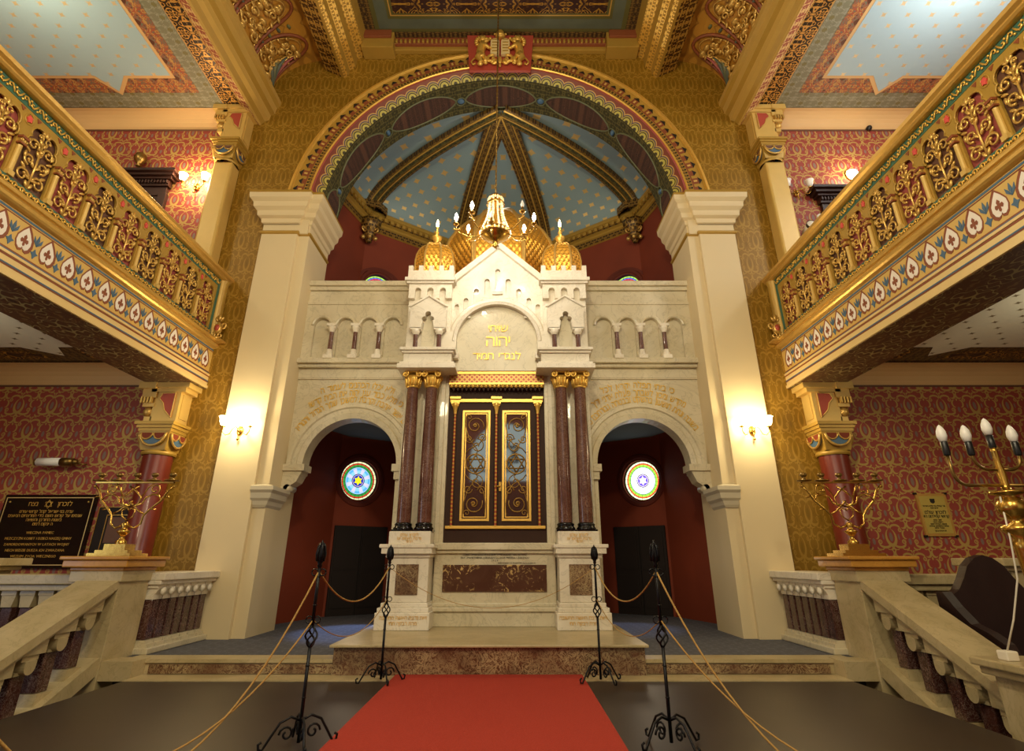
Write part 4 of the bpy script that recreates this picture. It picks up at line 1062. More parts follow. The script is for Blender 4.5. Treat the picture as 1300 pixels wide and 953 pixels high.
for s in (-1, 1):
    x0, x1, z0, z1 = .10, .56, 2.10, 3.86
    b = MB(s < 0); b.box(.04, .64, 8.97, 9.0, 2.03, 4.0); dr = b.build('door', M['arkwood'], ark)
    b = MB(s < 0)
    b.ext([[(x0, z0), (x1, z0), (x1, z1), (x0, z1)], [(x0+.035, z0+.035), (x1-.035, z0+.035), (x1-.035, z1-.035), (x0+.035, z1-.035)]], 'y', 8.945, 8.97)
    b.ext([[(x0+.05, z0+.05), (x1-.05, z0+.05), (x1-.05, z1-.05), (x0+.05, z1-.05)], [(x0+.065, z0+.065), (x1-.065, z0+.065), (x1-.065, z1-.065), (x0+.065, z1-.065)]], 'y', 8.95, 8.97)
    b.build('gilded_frame', M['gold_leaf'], dr)
    b = MB(s < 0); b.box(x0+.03, x1-.03, 8.962, 8.968, z0+.03, z1-.03); b.build('pane', M['arkglass'], dr)
    b = MB(s < 0); xm = (x0+x1)/2
    Y_ = 8.95
    def sp(cx, cz, r0, r1, a0, a1, rr=.0075): b.tube([(p, Y_, z_) for p, z_ in spiral(cx, cz, r0, r1, a0, a1, 26)], rr, 6)
    for zc, up in ((3.60, 1), (2.36, -1)):
        sp(xm+.02, zc, .15, .02, 200*up, 200*up-560*up, .009); sp(xm+.02, zc, .03, .012, 0, 360, .014)
        sp(xm-.11, zc-up*.20, .07, .015, 0, 500); sp(xm+.11, zc-up*.22, .07, .015, 180, 680)
        sp(xm-.02, zc-up*.33, .12, .02, 90, 560); sp(xm+.12, zc+up*.14, .05, .01, 0, 400)
        b.tube([(xm-.16, Y_, zc+up*.15), (xm-.17, Y_, zc), (xm-.14, Y_, zc-up*.18), (xm-.05, Y_, zc-up*.30), (xm+.1, Y_, zc-up*.38), (xm+.16, Y_, zc-up*.45)], .008, 6)
        b.tube([(xm+.17, Y_, zc+up*.15), (xm+.17, Y_, zc-up*.02), (xm+.12, Y_, zc-up*.2), (xm-.04, Y_, zc-up*.42), (xm, Y_, zc-up*.46)], .008, 6)
    b.tube([(xm+.155*math.cos(a), Y_, 2.98+.155*math.sin(a)) for a in [2*PI*k/30 for k in range(30)]], .011, 6, closed=True)
    for o in (90, -90):
        tri = [(xm+.145*math.cos(R(o+120*k)), Y_, 2.98+.145*math.sin(R(o+120*k))) for k in range(3)]
        b.tube([tri[0], tri[1]], .011, 4); b.tube([tri[1], tri[2]], .011, 4); b.tube([tri[2], tri[0]], .011, 4)
    b.build('grille', M['bronze_gold'], dr)
b = MB(); b.tube([(.07, 8.93, 2.62), (.07, 8.90, 2.62), (.02, 8.90, 2.62), (.0, 8.91, 2.62)], .010, 6); b.box(.05, .09, 8.93, 8.97, 2.55, 2.69); b.build('door_handle', M['brass'], ark)
# big dome behind the gable
b = MB()
bp = [(1.22, 6.2), (1.25, 6.9), (1.25, 7.2), (1.21, 7.48), (1.12, 7.75), (.97, 8.02), (.75, 8.28), (.49, 8.50), (.22, 8.66), (.03, 8.73)]
dome(b, 0, 10.3, bp, 8, 0, 1, .05, R(22.5))
b.build('great_dome', [M['goldtile'], M['gold']], ark)

# ------------------------------------------------------------------ gallery fronts
PITCH = .515; Y_END = 8.80; NB = 14
def lobes(u0, u1, z0, zs, zt):
    """multifoil arched outline between u0 and u1"""
    uc = (u0+u1)/2; w = (u1-u0)/2
    p = [(u1, z0), (u1, zs)]
    cen = [(uc+.118, zs+.04, .085, -60, 60), (uc+.08, zt-.12, .10, -25, 120), (uc-.08, zt-.12, .10, 60, 205), (uc-.118, zs+.04, .085, 120, 240)]
    for cx, cz, r, a, c in cen: p += arc(cx, cz, r, a, c, 6)
    p += [(u0, zs), (u0, z0)]
    return p
for s, nm in SIDES:
    g = thing('gallery_parapet', (s*5.0, 5, 4.3), 'gilded openwork gallery parapet with painted fascia along the %s side' % nm, 'parapet', 'gallery parapets')
    FX = 5.0
    y0g = Y_END-NB*PITCH
    # fascia
    b = MB(s < 0)
    b.box(FX+.02, FX+.3, y0g-1, 9.05, 4.52, 5.05, 0); b.box(FX, FX+.3, y0g-1, 9.05, 4.27, 4.50, 1); b.box(FX+.0, FX+.8, y0g-1, 9.05, 4.262, 4.27, 2); b.box(FX+.3, FX+.8, y0g-1, 9.05, 4.27, 4.66, 2); b.box(FX-.01, FX+.1, y0g-1, 9.05, 4.50, 4.53, 1)
    b.box(FX-.02, FX+.1, y0g-1, 9.05, 4.272, 4.32, 1)
    for z, mi, h in ((4.545, 4, .012), (4.565, 3, .008), (4.485, 3, .010), (4.40, 4, .010), (4.385, 3, .009), (4.97, 4, .012), (4.94, 3, .006)):
        b.box(FX-.004+(.02 if z > 4.53 else 0), FX+.03, y0g-1, 9.05, z-h, z+h, mi)
    b.build('fascia', [M['ochre_light'], M['cream_line'], M['soffit_brown'], M['rustpaint'], M['bluepaint']], g)
    # painted frieze of white leaf shaped motifs
    b = MB(s < 0)
    def flat(poly, m, x): b.ext(poly, 'x', x, FX+.03, m)
    y = 8.85
    while y > y0g-.3:
        zc = 4.745
        def spade(k, dy=0): 
            q = [(0, .16), (.045, .10), (.085, .03), (.09, -.03), (.07, -.085), (.04, -.11), (.012, -.10), (0, -.075)]
            return [(y+dy+a*k, zc+c*k) for a, c in q]+[(y+dy-a*k, zc+c*k) for a, c in q[::-1][1:-1]]
        flat(spade(1.24, .012), 0, FX+.016); flat(spade(.98), 1, FX+.012)
        fl = [(0, .07), (.02, .04), (.014, .012), (.04, .018), (.05, -.01), (.035, -.035), (.012, -.02), (.014, -.055), (0, -.07)]
        flat([(y+a, zc+c) for a, c in fl]+[(y-a, zc+c) for a, c in fl[::-1][1:-1]], 2, FX+.009)
        ym = y-.155
        flat([(ym, zc+.15), (ym+.018, zc+.09), (ym, zc+.02), (ym-.018, zc+.09)], 3, FX+.014)
        for q in (-1, 1): flat([(ym+q*.055, zc+.12), (ym+q*.05, zc+.06), (ym, zc+.01), (ym+q*.02, zc+.07)], 3, FX+.014)
        flat([(ym-.05, zc-.07), (ym-.02, zc-.06), (ym, zc-.02), (ym+.02, zc-.06), (ym+.05, zc-.07), (ym+.02, zc-.10), (ym, zc-.14), (ym-.02, zc-.10)], 3, FX+.014)
        y -= .313
    b.build('painted_frieze', [M['rustpaint'], M['whitepaint'], M['rustpaint'], M['bluepaint']], g)
    # gilded mouldings
    b = MB(s < 0)
    pr = [(0, 5.0), (-.03, 5.01), (-.05, 5.03), (-.06, 5.06), (-.045, 5.09), (-.07, 5.10), (-.08, 5.13), (-.06, 5.16), (-.02, 5.17), (.02, 5.18)]
    b.ext([(FX+x, z) for x, z in [(.2, 4.99)]+pr+[(.2, 5.18)]][::1] and [(FX+p[0], p[1]) for p in ([(.2, 4.99)]+pr+[(.2, 5.18)])], 'y', y0g-1, 9.05, 0)
    rr_ = [(.15, 6.26), (-.03, 6.26), (-.05, 6.28), (-.05, 6.30), (-.09, 6.32), (-.10, 6.36), (-.07, 6.39), (.0, 6.40), (.15, 6.40)]
    b.ext([(FX+p[0], p[1]) for p in rr_], 'y', y0g-1, 9.05, 0)
    b.build('rail', M['gold'], g, label='gilded top rail and lower moulding')
    b = MB(s < 0)
    b.box(FX+.04, FX+.12, y0g, 9.0, 6.13, 6.26, 0); b.box(FX+.02, FX+.12, y0g, 9.0, 5.17, 5.28, 0); b.box(FX+.03, FX+.12, Y_END, Y_END+.05, 5.17, 6.26, 0)
    k = 0; y = Y_END-.02
    while y > y0g:
        sg = 1 if k % 2 else -1
        b.tube([(FX+.03, y+p, 6.195+z_*sg) for p, z_ in ((.05, -.04), (.03, .0), (.0, .035), (-.03, .02), (-.025, -.01), (-.005, -.005))], [.008, .011, .012, .011, .009, .010], 5, 1)
        b.ball((FX+.03, y-.045, 6.195-.028*sg), .014, 1, 6)
        b.tube([(FX+.01, y+p, 5.225+z_) for p, z_ in spiral(0, 0, .035, .01, 0, 430, 12)], .009, 5, 1)
        b.ball((FX+.0, y-.05, 5.225), .014, 1, 6)
        y -= .098; k += 1
    b.build('foliage_band', [M['greenpaint'], M['gold_leaf']], g, label='green band with gilded leaves')
    # bays
    for i in range(NB):
        u1 = Y_END-i*PITCH; u0 = u1-PITCH; uc = (u0+u1)/2
        zb, zt = 5.28, 6.13
        hole = lobes(u0+.05, u1-.05, zb+.0, zb+.50, zt-.07)
        fl = [[(uq+.028*math.cos(2*PI*k/8)*(1 if k % 2 else .7), zt-.095+.034*math.sin(2*PI*k/8)*(1 if k % 2 else .7)) for k in range(8)] for uq in ()]
        b = MB(s < 0); b.ext([[(u0, zb-.01), (u1, zb-.01), (u1, zt), (u0, zt)], [(a, max(c, zb+.005)) for a, c in hole]], 'x', FX+.045, FX+.075, 0)
        # raised rim around the foils
        b.tube([(FX+.045, a, c) for a, c in hole[1:-1]], .011, 5, 0)
        for q, uq in ((0, u0),):
            b.ext([(uq+.034*math.cos(2*PI*k/10)*(1.1 if k % 2 else .75), zt-.10+.045*math.sin(2*PI*k/10)*(1.1 if k % 2 else .75)) for k in range(10)], 'x', FX+.030, FX+.045, 1)
            b.tube([(FX+.042, uq+.052*math.cos(2*PI*k/12), zt-.10+.065*math.sin(2*PI*k/12)) for k in range(12)], .008, 5, 0, closed=True)
            for q2 in (-1, 1): b.ext([(uq+q2*.08, zt-.02), (uq+q2*.14, zt-.02), (uq+q2*.10, zt-.07)], 'x', FX+.036, FX+.045, 2)
        bay = b.build('bay_panel', [M['ochre'], M['pinkred'], M['rustpaint']], g)
        b = MB(s < 0); b.box(FX+.09, FX+.10, u0, u1, zb, zt)
        b.build('backing', M['rosepaint'] if i % 2 == 0 else M['brownpaint'], bay, label='rose red backing' if i % 2 == 0 else 'umber backing')
        # scrollwork
        b = MB(s < 0)
        XS = FX+.055
        def S(cx, cz, r0, r1, a0, a1, rr=.015):
            pts = spiral(cx, cz, r0, r1, a0, a1, 14); b.tube([(XS, p, z_) for p, z_ in pts], [rr*(1.1-.4*k/14) for k in range(15)], 5)
            b.ball((XS-.012, pts[-1][0], pts[-1][1]), .018, 0, 6)
        zc = 5.30
        b.tube([(XS, uc, zc), (XS-.01, uc, zc+.3), (XS, uc, zc+.62)], .013, 5)
        for q in (-1, 1):
            S(uc+q*.105, zc+.12, .085, .025, 180 if q > 0 else 0, (180-430) if q > 0 else 430)
            S(uc+q*.085, zc+.33, .070, .02, 270, 270+q*420)
            S(uc+q*.10, zc+.52, .075, .02, 200 if q > 0 else -20, (200-430) if q > 0 else 410)
            S(uc+q*.055, zc+.665, .045, .015, 270, 270-q*330, .010)
            for cz, du, an in ((.22, .13, 50), (.43, .15, 60), (.05, .03, 20), (.60, .03, 25), (.72, .035, 40), (.30, .04, 30), (.13, .05, 70), (.52, .16, 10), (.36, .155, 0)):
                b.ball((XS-.003, uc+q*du, zc+cz), .040, 0, 7, (.45, .5, 1.1), rot=Matrix.Rotation(R(-q*an), 3, 'X'))
            b.ball((XS, uc+q*.02, zc+.45), .026, 0, 7, (.6, .6, 1.6), rot=Matrix.Rotation(R(-q*25), 3, 'X'))
        b.ball((XS-.01, uc, zc+.73), .03, 0, 8, (.5, .7, 1.6)); b.ball((XS-.015, uc, zc+.48), .028, 0, 8)
        b.build('scrollwork', M['gold'], bay)
        b = MB(s < 0)
        b.box(FX-.005, FX+.05, u0-.035, u0+.035, zb-.0, zb+.06, 0); b.lathe([(.028, zb+.06), (.025, zb+.10), (.024, zb+.37), (.027, zb+.39)], FX+.03, u0, 8, 0, False, rot=PI/8)
        b.box(FX-.01, FX+.05, u0-.04, u0+.04, zb+.40, zb+.42, 1); b.box(FX-.0, FX+.05, u0-.034, u0+.034, zb+.42, zb+.47, 2); b.box(FX-.015, FX+.05, u0-.045, u0+.045, zb+.47, zb+.50, 1)
        for q in (-1, 1): b.tube([(FX+.0, u0+q*.03+p*q, zb+.45+z_) for p, z_ in spiral(0, 0, .022, .006, 90, 420, 8)], .007, 5, 2)
        b.build('colonnette', [M['ochre_light'], M['rustpaint'], M['gold']], bay)
    # end pier against the front wall
    b = MB(s < 0); b.box(FX+.03, FX+.3, Y_END+.05, 9.05, 4.52, 6.3, 0); b.lathe([(.10, 5.18), (.10, 6.2), (.12, 6.24), (.12, 6.27)], FX+.05, 8.95, 12, 0)
    b.build('end_pier', M['ochre'], g)
    t_ = thing('gilded_cartouche', (s*4.95, 8.93, 5.1), 'gilded shield cartouche at the foot of the %s gallery end pier' % nm, 'ornament', 'gilded cartouches')
    b = MB(s < 0); cx, cz = FX-.07, 5.33
    yy = 8.90
    b.ball((cx, yy, cz), .085, 0, 12, (.9, .6, 1.3))
    for q in (-1, 1):
        b.tube([(cx+q*.09+p*q, yy-.02, cz+.05+z_) for p, z_ in spiral(0, 0, .07, .01, 200, 620, 16)], .018, 6)
        b.tube([(cx+q*.07+p*q, yy-.02, cz-.14+z_) for p, z_ in spiral(0, 0, .055, .01, 90, 460, 14)], .016, 6)
        b.ball((cx+q*.05, yy-.02, cz+.17), .04, 0, 8, (.6, .6, 1.3), rot=Matrix.Rotation(R(q*30), 3, 'Y'))
    b.ball((cx, yy-.02, cz+.20), .04, 0, 8, (.8, .6, 1.5)); b.ball((cx, yy, cz-.18), .05, 0, 8); b.box(cx-.1, cx+.12, yy-.03, 9.05, cz-.23, cz-.20)
    b.build('body', M['gold'], t_)
    b = MB(s < 0); b.ball((cx, yy-.045, cz-.0), .05, 0, 10, (.9, .5, 1.2)); b.build('boss', M['redpaint'], t_)

    # --- wall piers carrying the gallery and the upper cornice
    t_ = thing('red_wall_column', (s*5.42, 8.9, .48), 'glossy red wall column with gilded capital under the %s gallery end' % nm, 'column', 'wall columns')
    def colcap(mb, cx, cy, z, k=1.0, mats=(0, 1, 2)):
        w = .24*k
        mb.lathe([(w*.98, z), (w*1.06, z+.02), (w*1.06, z+.05), (w*.95, z+.07)], cx, cy, 16, mats[0])
        mb.lathe([(w*.95*1.2, z+.07), (w*1.25, z+.16), (w*1.45, z+.36)], cx, cy, 4, mats[0], False, rot=PI/4)
        for fa in range(4):
            st = mb.mark()
            for q in (-.5, .5): mb.ext([(q*.2*k+.09*k*math.cos(R(a)), .33-.10*math.sin(R(a))) for a in range(0, 181, 20)], 'y', -w*1.08, -w*.9, mats[1])
            mb.ext([(.19*k*math.cos(R(a)), .33-.19*math.sin(R(a))) for a in range(0, 181, 15)], 'y', -w*1.05, -w*.9, mats[2])
            mb.tube([(.20*k*math.cos(R(a)), -w*1.08, .33-.20*math.sin(R(a))) for a in range(0, 181, 15)], .02, 5, mats[3])
            for q in (-.5, .5): mb.tube([(q*.2*k+.095*k*math.cos(R(a)), -w*1.1, .33-.10*math.sin(R(a))) for a in range(0, 181, 20)], .013, 5, mats[3])
            mb.xf(st, Matrix.Translation((cx, cy, z)) @ Matrix.Rotation(fa*PI/2, 4, 'Z'))
        for zz, o in ((z+.36, 1.08), (z+.41, 1.18), (z+.46, 1.3)): mb.box(cx-w*o, cx+w*o, cy-w*o, cy+w*o, zz, zz+.05, mats[0])
    b = MB(s < 0); b.lathe([(.235, .48), (.235, .6), (.215, .62), (.215, 3.08)], 5.42, 8.86, 28); b.build('shaft', M['redcolumn'], t_)
    b = MB(s < 0); colcap(b, 5.42, 8.86, 3.08, 1.0, (0, 1, 2, 3)); b.build('capital', [M['ochre'], M['maroon'], M['bluepaint'], M['gold']], t_)
    def bracket(mb, z, zt, cx=5.42):
        h = zt-z
        mb.box(cx-.22, cx+.2, 8.72, 9.05, z, zt, 0)
        mb.box(cx-.36, cx+.3, 8.66, 9.05, zt-.10, zt, 0); mb.box(cx-.30, cx+.26, 8.69, 9.05, zt-.17, zt-.10, 0)
        # consoles on the outer side, stepping out
        mb.box(cx+.18, cx+.46, 8.645, 9.04, zt-.12, zt-.004, 0); mb.box(cx+.17, cx+.40, 8.69, 9.04, zt-.27, zt-.121, 0)
        for k in range(4): mb.box(cx+.21+k*.05, cx+.24+k*.05, 8.66, 8.74, zt-.36, zt-.26, 2)
        mb.box(cx+.17, cx+.36, 8.70, 9.04, zt-.42, zt-.36, 0); mb.ball((cx+.27, 8.76, zt-.5), .08, 2, 10); mb.box(cx+.18, cx+.30, 8.72, 9.05, zt-.66, zt-.58, 0)
        mb.box(cx+.16, cx+.24, 8.76, 9.05, z, zt-.6, 0)
        # red keel panel on the nave side
        kp = [(cx-.14, zt-.19), (cx+.07, zt-.19), (cx+.11, zt-.28), (cx+.03, zt-.36), (cx-.01, zt-.47), (cx-.09, zt-.55), (cx-.14, zt-.60)]
        mb.ext(kp, 'y', 8.705, 8.73, 1); mb.tube([(p[0], 8.70, p[1]) for p in kp], .010, 5, 0, closed=True)
        mb.box(cx-.235, cx-.2, 8.78, 9.0, z+.08, zt-.2, 0)
    t2 = thing('gallery_bracket', (s*5.42, 8.9, 3.6), 'ochre scrolled bracket over the %s red column, carrying the gallery' % nm, 'bracket', 'scrolled brackets')
    b = MB(s < 0); bracket(b, 3.6, 4.28); b.build('body', [M['ochre_light'], M['redpaint'], M['gold']], t2)
    t3 = thing('upper_wall_column', (s*5.45, 8.9, 6.4), 'pale ochre wall column with gilded capital above the %s gallery rail' % nm, 'column', 'upper wall columns')
    b = MB(s < 0); b.box(5.27, 5.65, 8.74, 9.05, 5.05, 8.86, 0); b.box(5.22, 5.70, 8.70, 9.05, 5.05, 6.5); b.build('shaft', M['ochre_light'], t3, bevel=.04)
    b = MB(s < 0); colcap(b, 5.45, 8.88, 8.84, .92, (0, 1, 2, 3)); b.build('capital', [M['ochre'], M['brownpaint'], M['bluepaint'], M['gold']], t3)
    t4 = thing('cornice_bracket', (s*5.45, 8.9, 9.3), 'ochre scrolled bracket above the %s upper column, below the ceiling' % nm, 'bracket', 'scrolled brackets')
    b = MB(s < 0); bracket(b, 9.36, 10.25, 5.42); b.build('body', [M['ochre_light'], M['redpaint'], M['gold']], t4)
# ------------------------------------------------------------------ emblem over the arch
M['pale_gold'] = plain('pale gilding', 'F2DCA0', .4, .2, .05)
t_ = thing('tablets_emblem', (0, 8.9, 11.3), 'gilded relief of two lions holding the tablets on a red board at the arch crown', 'emblem')
b = MB(); b.ext([(-.66, 11.34), (.66, 11.34), (.74, 12.39), (-.74, 12.39)], 'y', 8.80, 8.86); b.box(-.5, .5, 8.86, 9.05, 11.6, 12.3); b.build('board', M['redpaint'], t_)
b = MB()
for s in (-1, 1):
    x = s*.115
    b.ext([(x-.095, 11.72), (x+.095, 11.72), (x+.095, 12.10)]+arc(x, 12.10, .095, 0, 180, 12)+[(x-.095, 12.10)], 'y', 8.71, 8.78)
    for k in range(5): b.box(x-.06, x+.06, 8.70, 8.712, 11.80+.085*k, 11.825+.085*k, 1)
b.build('tablets', [M['pale_gold'], M['ochre']], t_, label='pale gilded tablets')
b = MB()
b.lathe([(.0, 12.24), (.10, 12.24), (.12, 12.30), (.07, 12.32), (.06, 12.36), (.09, 12.42), (.0, 12.50)], 0, 8.74, 12)
for s in (-1, 1): b.ball((s*.09, 8.74, 12.33), .035, 0, 8)
for k in range(5): b.ball(((k-2)*.06, 8.73, 12.34+.03*(2-abs(k-2))), .028, 0, 8)
b.build('crown', M['gold_leaf'], t_)
for s in (-1, 1):
    b = MB(s < 0)
    Y_ = 8.74
    # trunk, mane, head, forelegs on the tablets, hind legs, tail
    b.tube([(.36, Y_, 12.08), (.40, Y_, 11.95), (.43, Y_, 11.82), (.42, Y_, 11.70), (.38, Y_, 11.62)], [.085, .10, .095, .10, .085], 10)
    b.ball((.38, Y_, 12.17), .095, 0, 10); b.ball((.30, Y_-.03, 12.15), .052, 0, 8, (1.2, 1, .8)); b.ball((.345, Y_-.04, 12.24), .022, 0, 6); b.ball((.43, Y_-.02, 12.25), .022, 0, 6)
    for k in range(11):
        a = R(-60+k*24); b.ball((.41+.115*math.cos(a), Y_+.01, 12.13+.14*math.sin(a)), .042, 0, 7, (1.3, .9, .8), rot=Matrix.Rotation(-a, 3, 'Y'))
    b.tube([(.40, Y_-.05, 12.0), (.32, Y_-.07, 11.93), (.22, Y_-.06, 11.86)], [.055, .045, .03], 8)
    b.tube([(.39, Y_-.03, 12.06), (.30, Y_-.05, 12.08), (.23, Y_-.05, 12.14)], [.05, .04, .028], 8)
    b.ball((.21, Y_-.07, 11.86), .035, 0, 7); b.ball((.22, Y_-.06, 12.15), .032, 0, 7)
    b.tube([(.42, Y_-.04, 11.70), (.48, Y_-.05, 11.60), (.40, Y_-.05, 11.48), (.46, Y_-.05, 11.40)], [.085, .07, .045, .035], 8)
    b.tube([(.36, Y_, 11.66), (.30, Y_-.02, 11.56), (.34, Y_-.02, 11.47)], [.07, .055, .04], 8)
    b.ball((.42, Y_-.07, 11.385), .045, 0, 7, (1.5, 1, .7)); b.ball((.31, Y_-.03, 11.46), .04, 0, 7, (1.4, 1, .7))
    b.tube([(.46, Y_+.02, 11.66), (.56, Y_, 11.62), (.62, Y_, 11.52), (.58, Y_, 11.44), (.53, Y_, 11.48)], [.022, .02, .02, .018, .03], 6)
    b.build('lion', M['gold_leaf'], t_)
b = MB()
for s in (-1, 1):
    b.tube([(s*(.06+p), 8.73, 11.60+z_) for p, z_ in spiral(.12, 0, .11, .03, 120, -260, 16)], .035, 7)
    b.tube([(s*(.02+p), 8.74, 11.52+z_) for p, z_ in spiral(.12, 0, .09, .02, 60, 400, 14)], .028, 6)
    for k in range(4): b.ball((s*(.10+.07*k), 8.73, 11.50+.02*k), .045, 0, 7, (1.4, .7, .8))
b.ball((0, 8.72, 11.55), .06, 0, 8, (.8, .7, 1.8)); b.ball((0, 8.73, 11.42), .035, 0, 8, (.8, .7, 1.8))
b.build('leaf_scroll', M['gold_leaf'], t_)

# ------------------------------------------------------------------ chandelier before the ark
CX_, CY_ = .0, 7.3
t_ = thing('chandelier', (CX_, CY_, 6.3), 'gilded crystal chandelier with glowing candle bulbs hanging before the ark', 'chandelier')
def at_c(mb, st): mb.xf(st, Matrix.Translation((CX_, CY_, 0)))
b = MB(); st = b.mark()
b.tube([(0, 0, 6.98), (0, 0, 12.40)], .012, 6); 
for k in range(60): b.ball((0, 0, 7.1+k*.088), .017, 0, 6, (1, 1, 1.7))
at_c(b, st); b.build('chain', M['brass_old'], t_)
b = MB(); st = b.mark()
b.lathe([(.0, 7.02), (.04, 7.0), (.10, 6.94), (.12, 6.92), (.12, 6.90), (.10, 6.90)], 0, 0, 20)
b.lathe([(.14, 6.82), (.15, 6.80), (.14, 6.78)], 0, 0, 20); 
b.lathe([(.22, 6.30), (.24, 6.28), (.22, 6.22), (.12, 6.14), (.05, 6.12), (.03, 6.06), (.045, 6.03), (.0, 5.98)], 0, 0, 24)
b.lathe([(.02, 6.9), (.02, 6.62), (.035, 6.58), (.02, 6.52), (.03, 6.42), (.05, 6.36), (.03, 6.3)], 0, 0, 12)
at_c(b, st); b.build('frame', M['brass'], t_)
b = MB(); st = b.mark()
for k in range(10):
    a = 2*PI*k/10
    for j in range(15):
        f = j/14; r_ = .11+.12*f-.045*math.sin(PI*f); z_ = 6.90-.60*f
        b.ball((r_*math.cos(a), r_*math.sin(a), z_), .017, 0, 6, (1, 1, 1.2))
for k in range(24):
    a = 2*PI*k/24; b.ball((.235*math.cos(a), .235*math.sin(a), 6.25), .016, 0, 6, (1, 1, 1.8)); b.ball((.12*math.cos(a), .12*math.sin(a), 6.88), .014, 0, 6, (1, 1, 1.6))
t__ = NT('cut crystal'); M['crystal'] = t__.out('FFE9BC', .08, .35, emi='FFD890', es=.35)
at_c(b, st); b.build('crystal_strands', M['crystal'], t_)
bulb_pos = []
arms = [(0, 140, .60, 6.56), (1, 40, .60, 6.56), (2, 195, .62, 6.40), (3, 345, .62, 6.40), (4, 262, .36, 6.30), (5, 90, .62, 6.56), (6, 312, .62, 6.42), (7, 232, .55, 6.42)]
for i, an, rr, zz in arms:
    a = R(an); ca, sa = math.cos(a), math.sin(a)
    b = MB(); st = b.mark()
    b.tube([(ca*r_, sa*r_, z_) for r_, z_ in ((.18, 6.24), (.28, zz-.24), (.42, zz-.27), (.55*rr/.6, zz-.22), (rr, zz-.14), (rr, zz-.08))], .009, 6)
    b.lathe([(.0, zz-.10), (.045, zz-.09), (.05, zz-.07), (.02, zz-.06), (.016, zz-.0)], rr*ca, rr*sa, 10)
    for q in range(4): b.ball(((rr-.06+.03*q)*ca, (rr-.06+.03*q)*sa, zz-.17), .013, 0, 6, (1, 1, 2))
    at_c(b, st); ar_ = b.build('arm', M['brass'], t_)
    b = MB(); st = b.mark(); lit = i not in (4, 6)
    b.lathe([(.0, zz), (.022, zz+.01), (.03, zz+.045), (.014, zz+.10), (0, zz+.13)], rr*ca, rr*sa, 10)
    at_c(b, st); b.build('candle_bulb', M['bulb_on'] if lit else M['glass_white'], ar_)
    if lit: bulb_pos.append((CX_+rr*ca, CY_+rr*sa, zz+.06))

# ------------------------------------------------------------------ lamps on the walls
def sconce(s, loc, label, lit=True, two=True, col='shade_on', group=None):
    x0, y0, z0 = loc
    t_ = thing('wall_sconce', loc, label, 'wall lamp', group)
    b = MB(); st = b.mark()
    b.lathe([(.0, 0), (.05, .0), (.055, .015), (.03, .03), (.0, .035)], 0, 0, 14)
    b.xf(st, Matrix.Translation((0, 0, 0)) @ Matrix.Rotation(R(90), 4, 'X') @ Matrix.Diagonal((1, 1.5, 1, 1)))
    b.ball((0, -.05, 0), .03, 0, 10); b.ball((0, -.05, -.14), .022, 0, 8, (1, 1, 1.4)); b.tube([(0, -.05, 0), (0, -.05, -.13)], .008, 6)
    b.xf(st, Matrix.Translation(loc)); b.build('backplate', M['brass'], t_)
    for q in (-1, 1):
        b = MB(); st = b.mark()
        b.tube([(q*p, -.05-.10*p/.22, z_) for p, z_ in ((0, 0), (.05, .06), (.09, .02), (.12, -.07), (.17, -.09), (.215, -.04), (.22, .03))], .009, 6)
        b.lathe([(.0, .03), (.035, .035), (.04, .05), (.02, .06)], q*.22, -.15, 10)
        b.xf(st, Matrix.Translation(loc)); a_ = b.build('arm', M['brass'], t_)
        b = MB(); st = b.mark()
        b.lathe([(.025, .06), (.045, .08), (.06, .12), (.065, .17), (.085, .205), (.08, .205), (.06, .17)], q*.22, -.15, 14)
        b.xf(st, Matrix.Translation(loc)); b.build('glass_shade', M[col] if lit else M['glass_white'], a_)
    return (x0, y0-.30, z0+.13)
lamps = []
lamps.append(sconce(-1, (-4.20, 8.90, 3.50), 'brass two-arm wall lamp with lit frosted shades on the left cream pilaster'))
lamps.append(sconce(1, (4.20, 8.90, 3.50), 'brass two-arm wall lamp with lit frosted shades on the right cream pilaster'))
lamps_up = sconce(-1, (-6.05, 9.03, 8.45), 'lit two-shade wall lamp beside the dark door of the left gallery')
sconce(1, (5.92, 9.03, 8.30), 'unlit two-arm wall lamp with white shades on the right gallery wall', lit=False)

def dark_door(s, x0, x1, ztop, label):
    t_ = thing('gallery_doorcase', (s*(x0+x1)/2, WY, 5), label, 'doorcase')
    b = MB(s < 0)
    b.box(x0, x1, WY-.06, WY, 5.0, ztop-.5); b.box(x0-.04, x0+.12, WY-.09, WY, 5.0, ztop-.45)
    b.box(x1-.12, x1+.04, WY-.09, WY, 5.0, ztop-.45)
    for k, (o, z0, z1) in enumerate(((.02, ztop-.50, ztop-.30), (.06, ztop-.30, ztop-.26), (.12, ztop-.17, ztop-.12), (.18, ztop-.12, ztop-.06), (.24, ztop-.06, ztop))): b.box(x0-o, x1+o, WY-.06-o, WY, z0, z1)
    b.box(x0-.06, x1+.06, WY-.12, WY, ztop-.26, ztop-.17)
    n = int((x1-x0+.1)/.06)
    for k in range(n): b.box(x0-.05+k*.06, x0-.05+k*.06+.035, WY-.16, WY-.10, ztop-.25, ztop-.18)
    b.build('frame', M['darkwood'], t_, bevel=.005)
    b = MB(s < 0); b.box(x0+.14, x1-.14, WY-.065, WY-.055, 5.1, ztop-.62)
    g_ = NT('dark blue pane'); b.build('pane', g_.out('1A3648', .1), t_)
dark_door(-1, 6.62, 8.2, 8.72, 'dark carved wooden doorcase with dentil cornice behind the left gallery')
dark_door(1, 6.36, 8.0, 8.32, 'dark carved wooden doorcase with dentil cornice behind the right gallery')
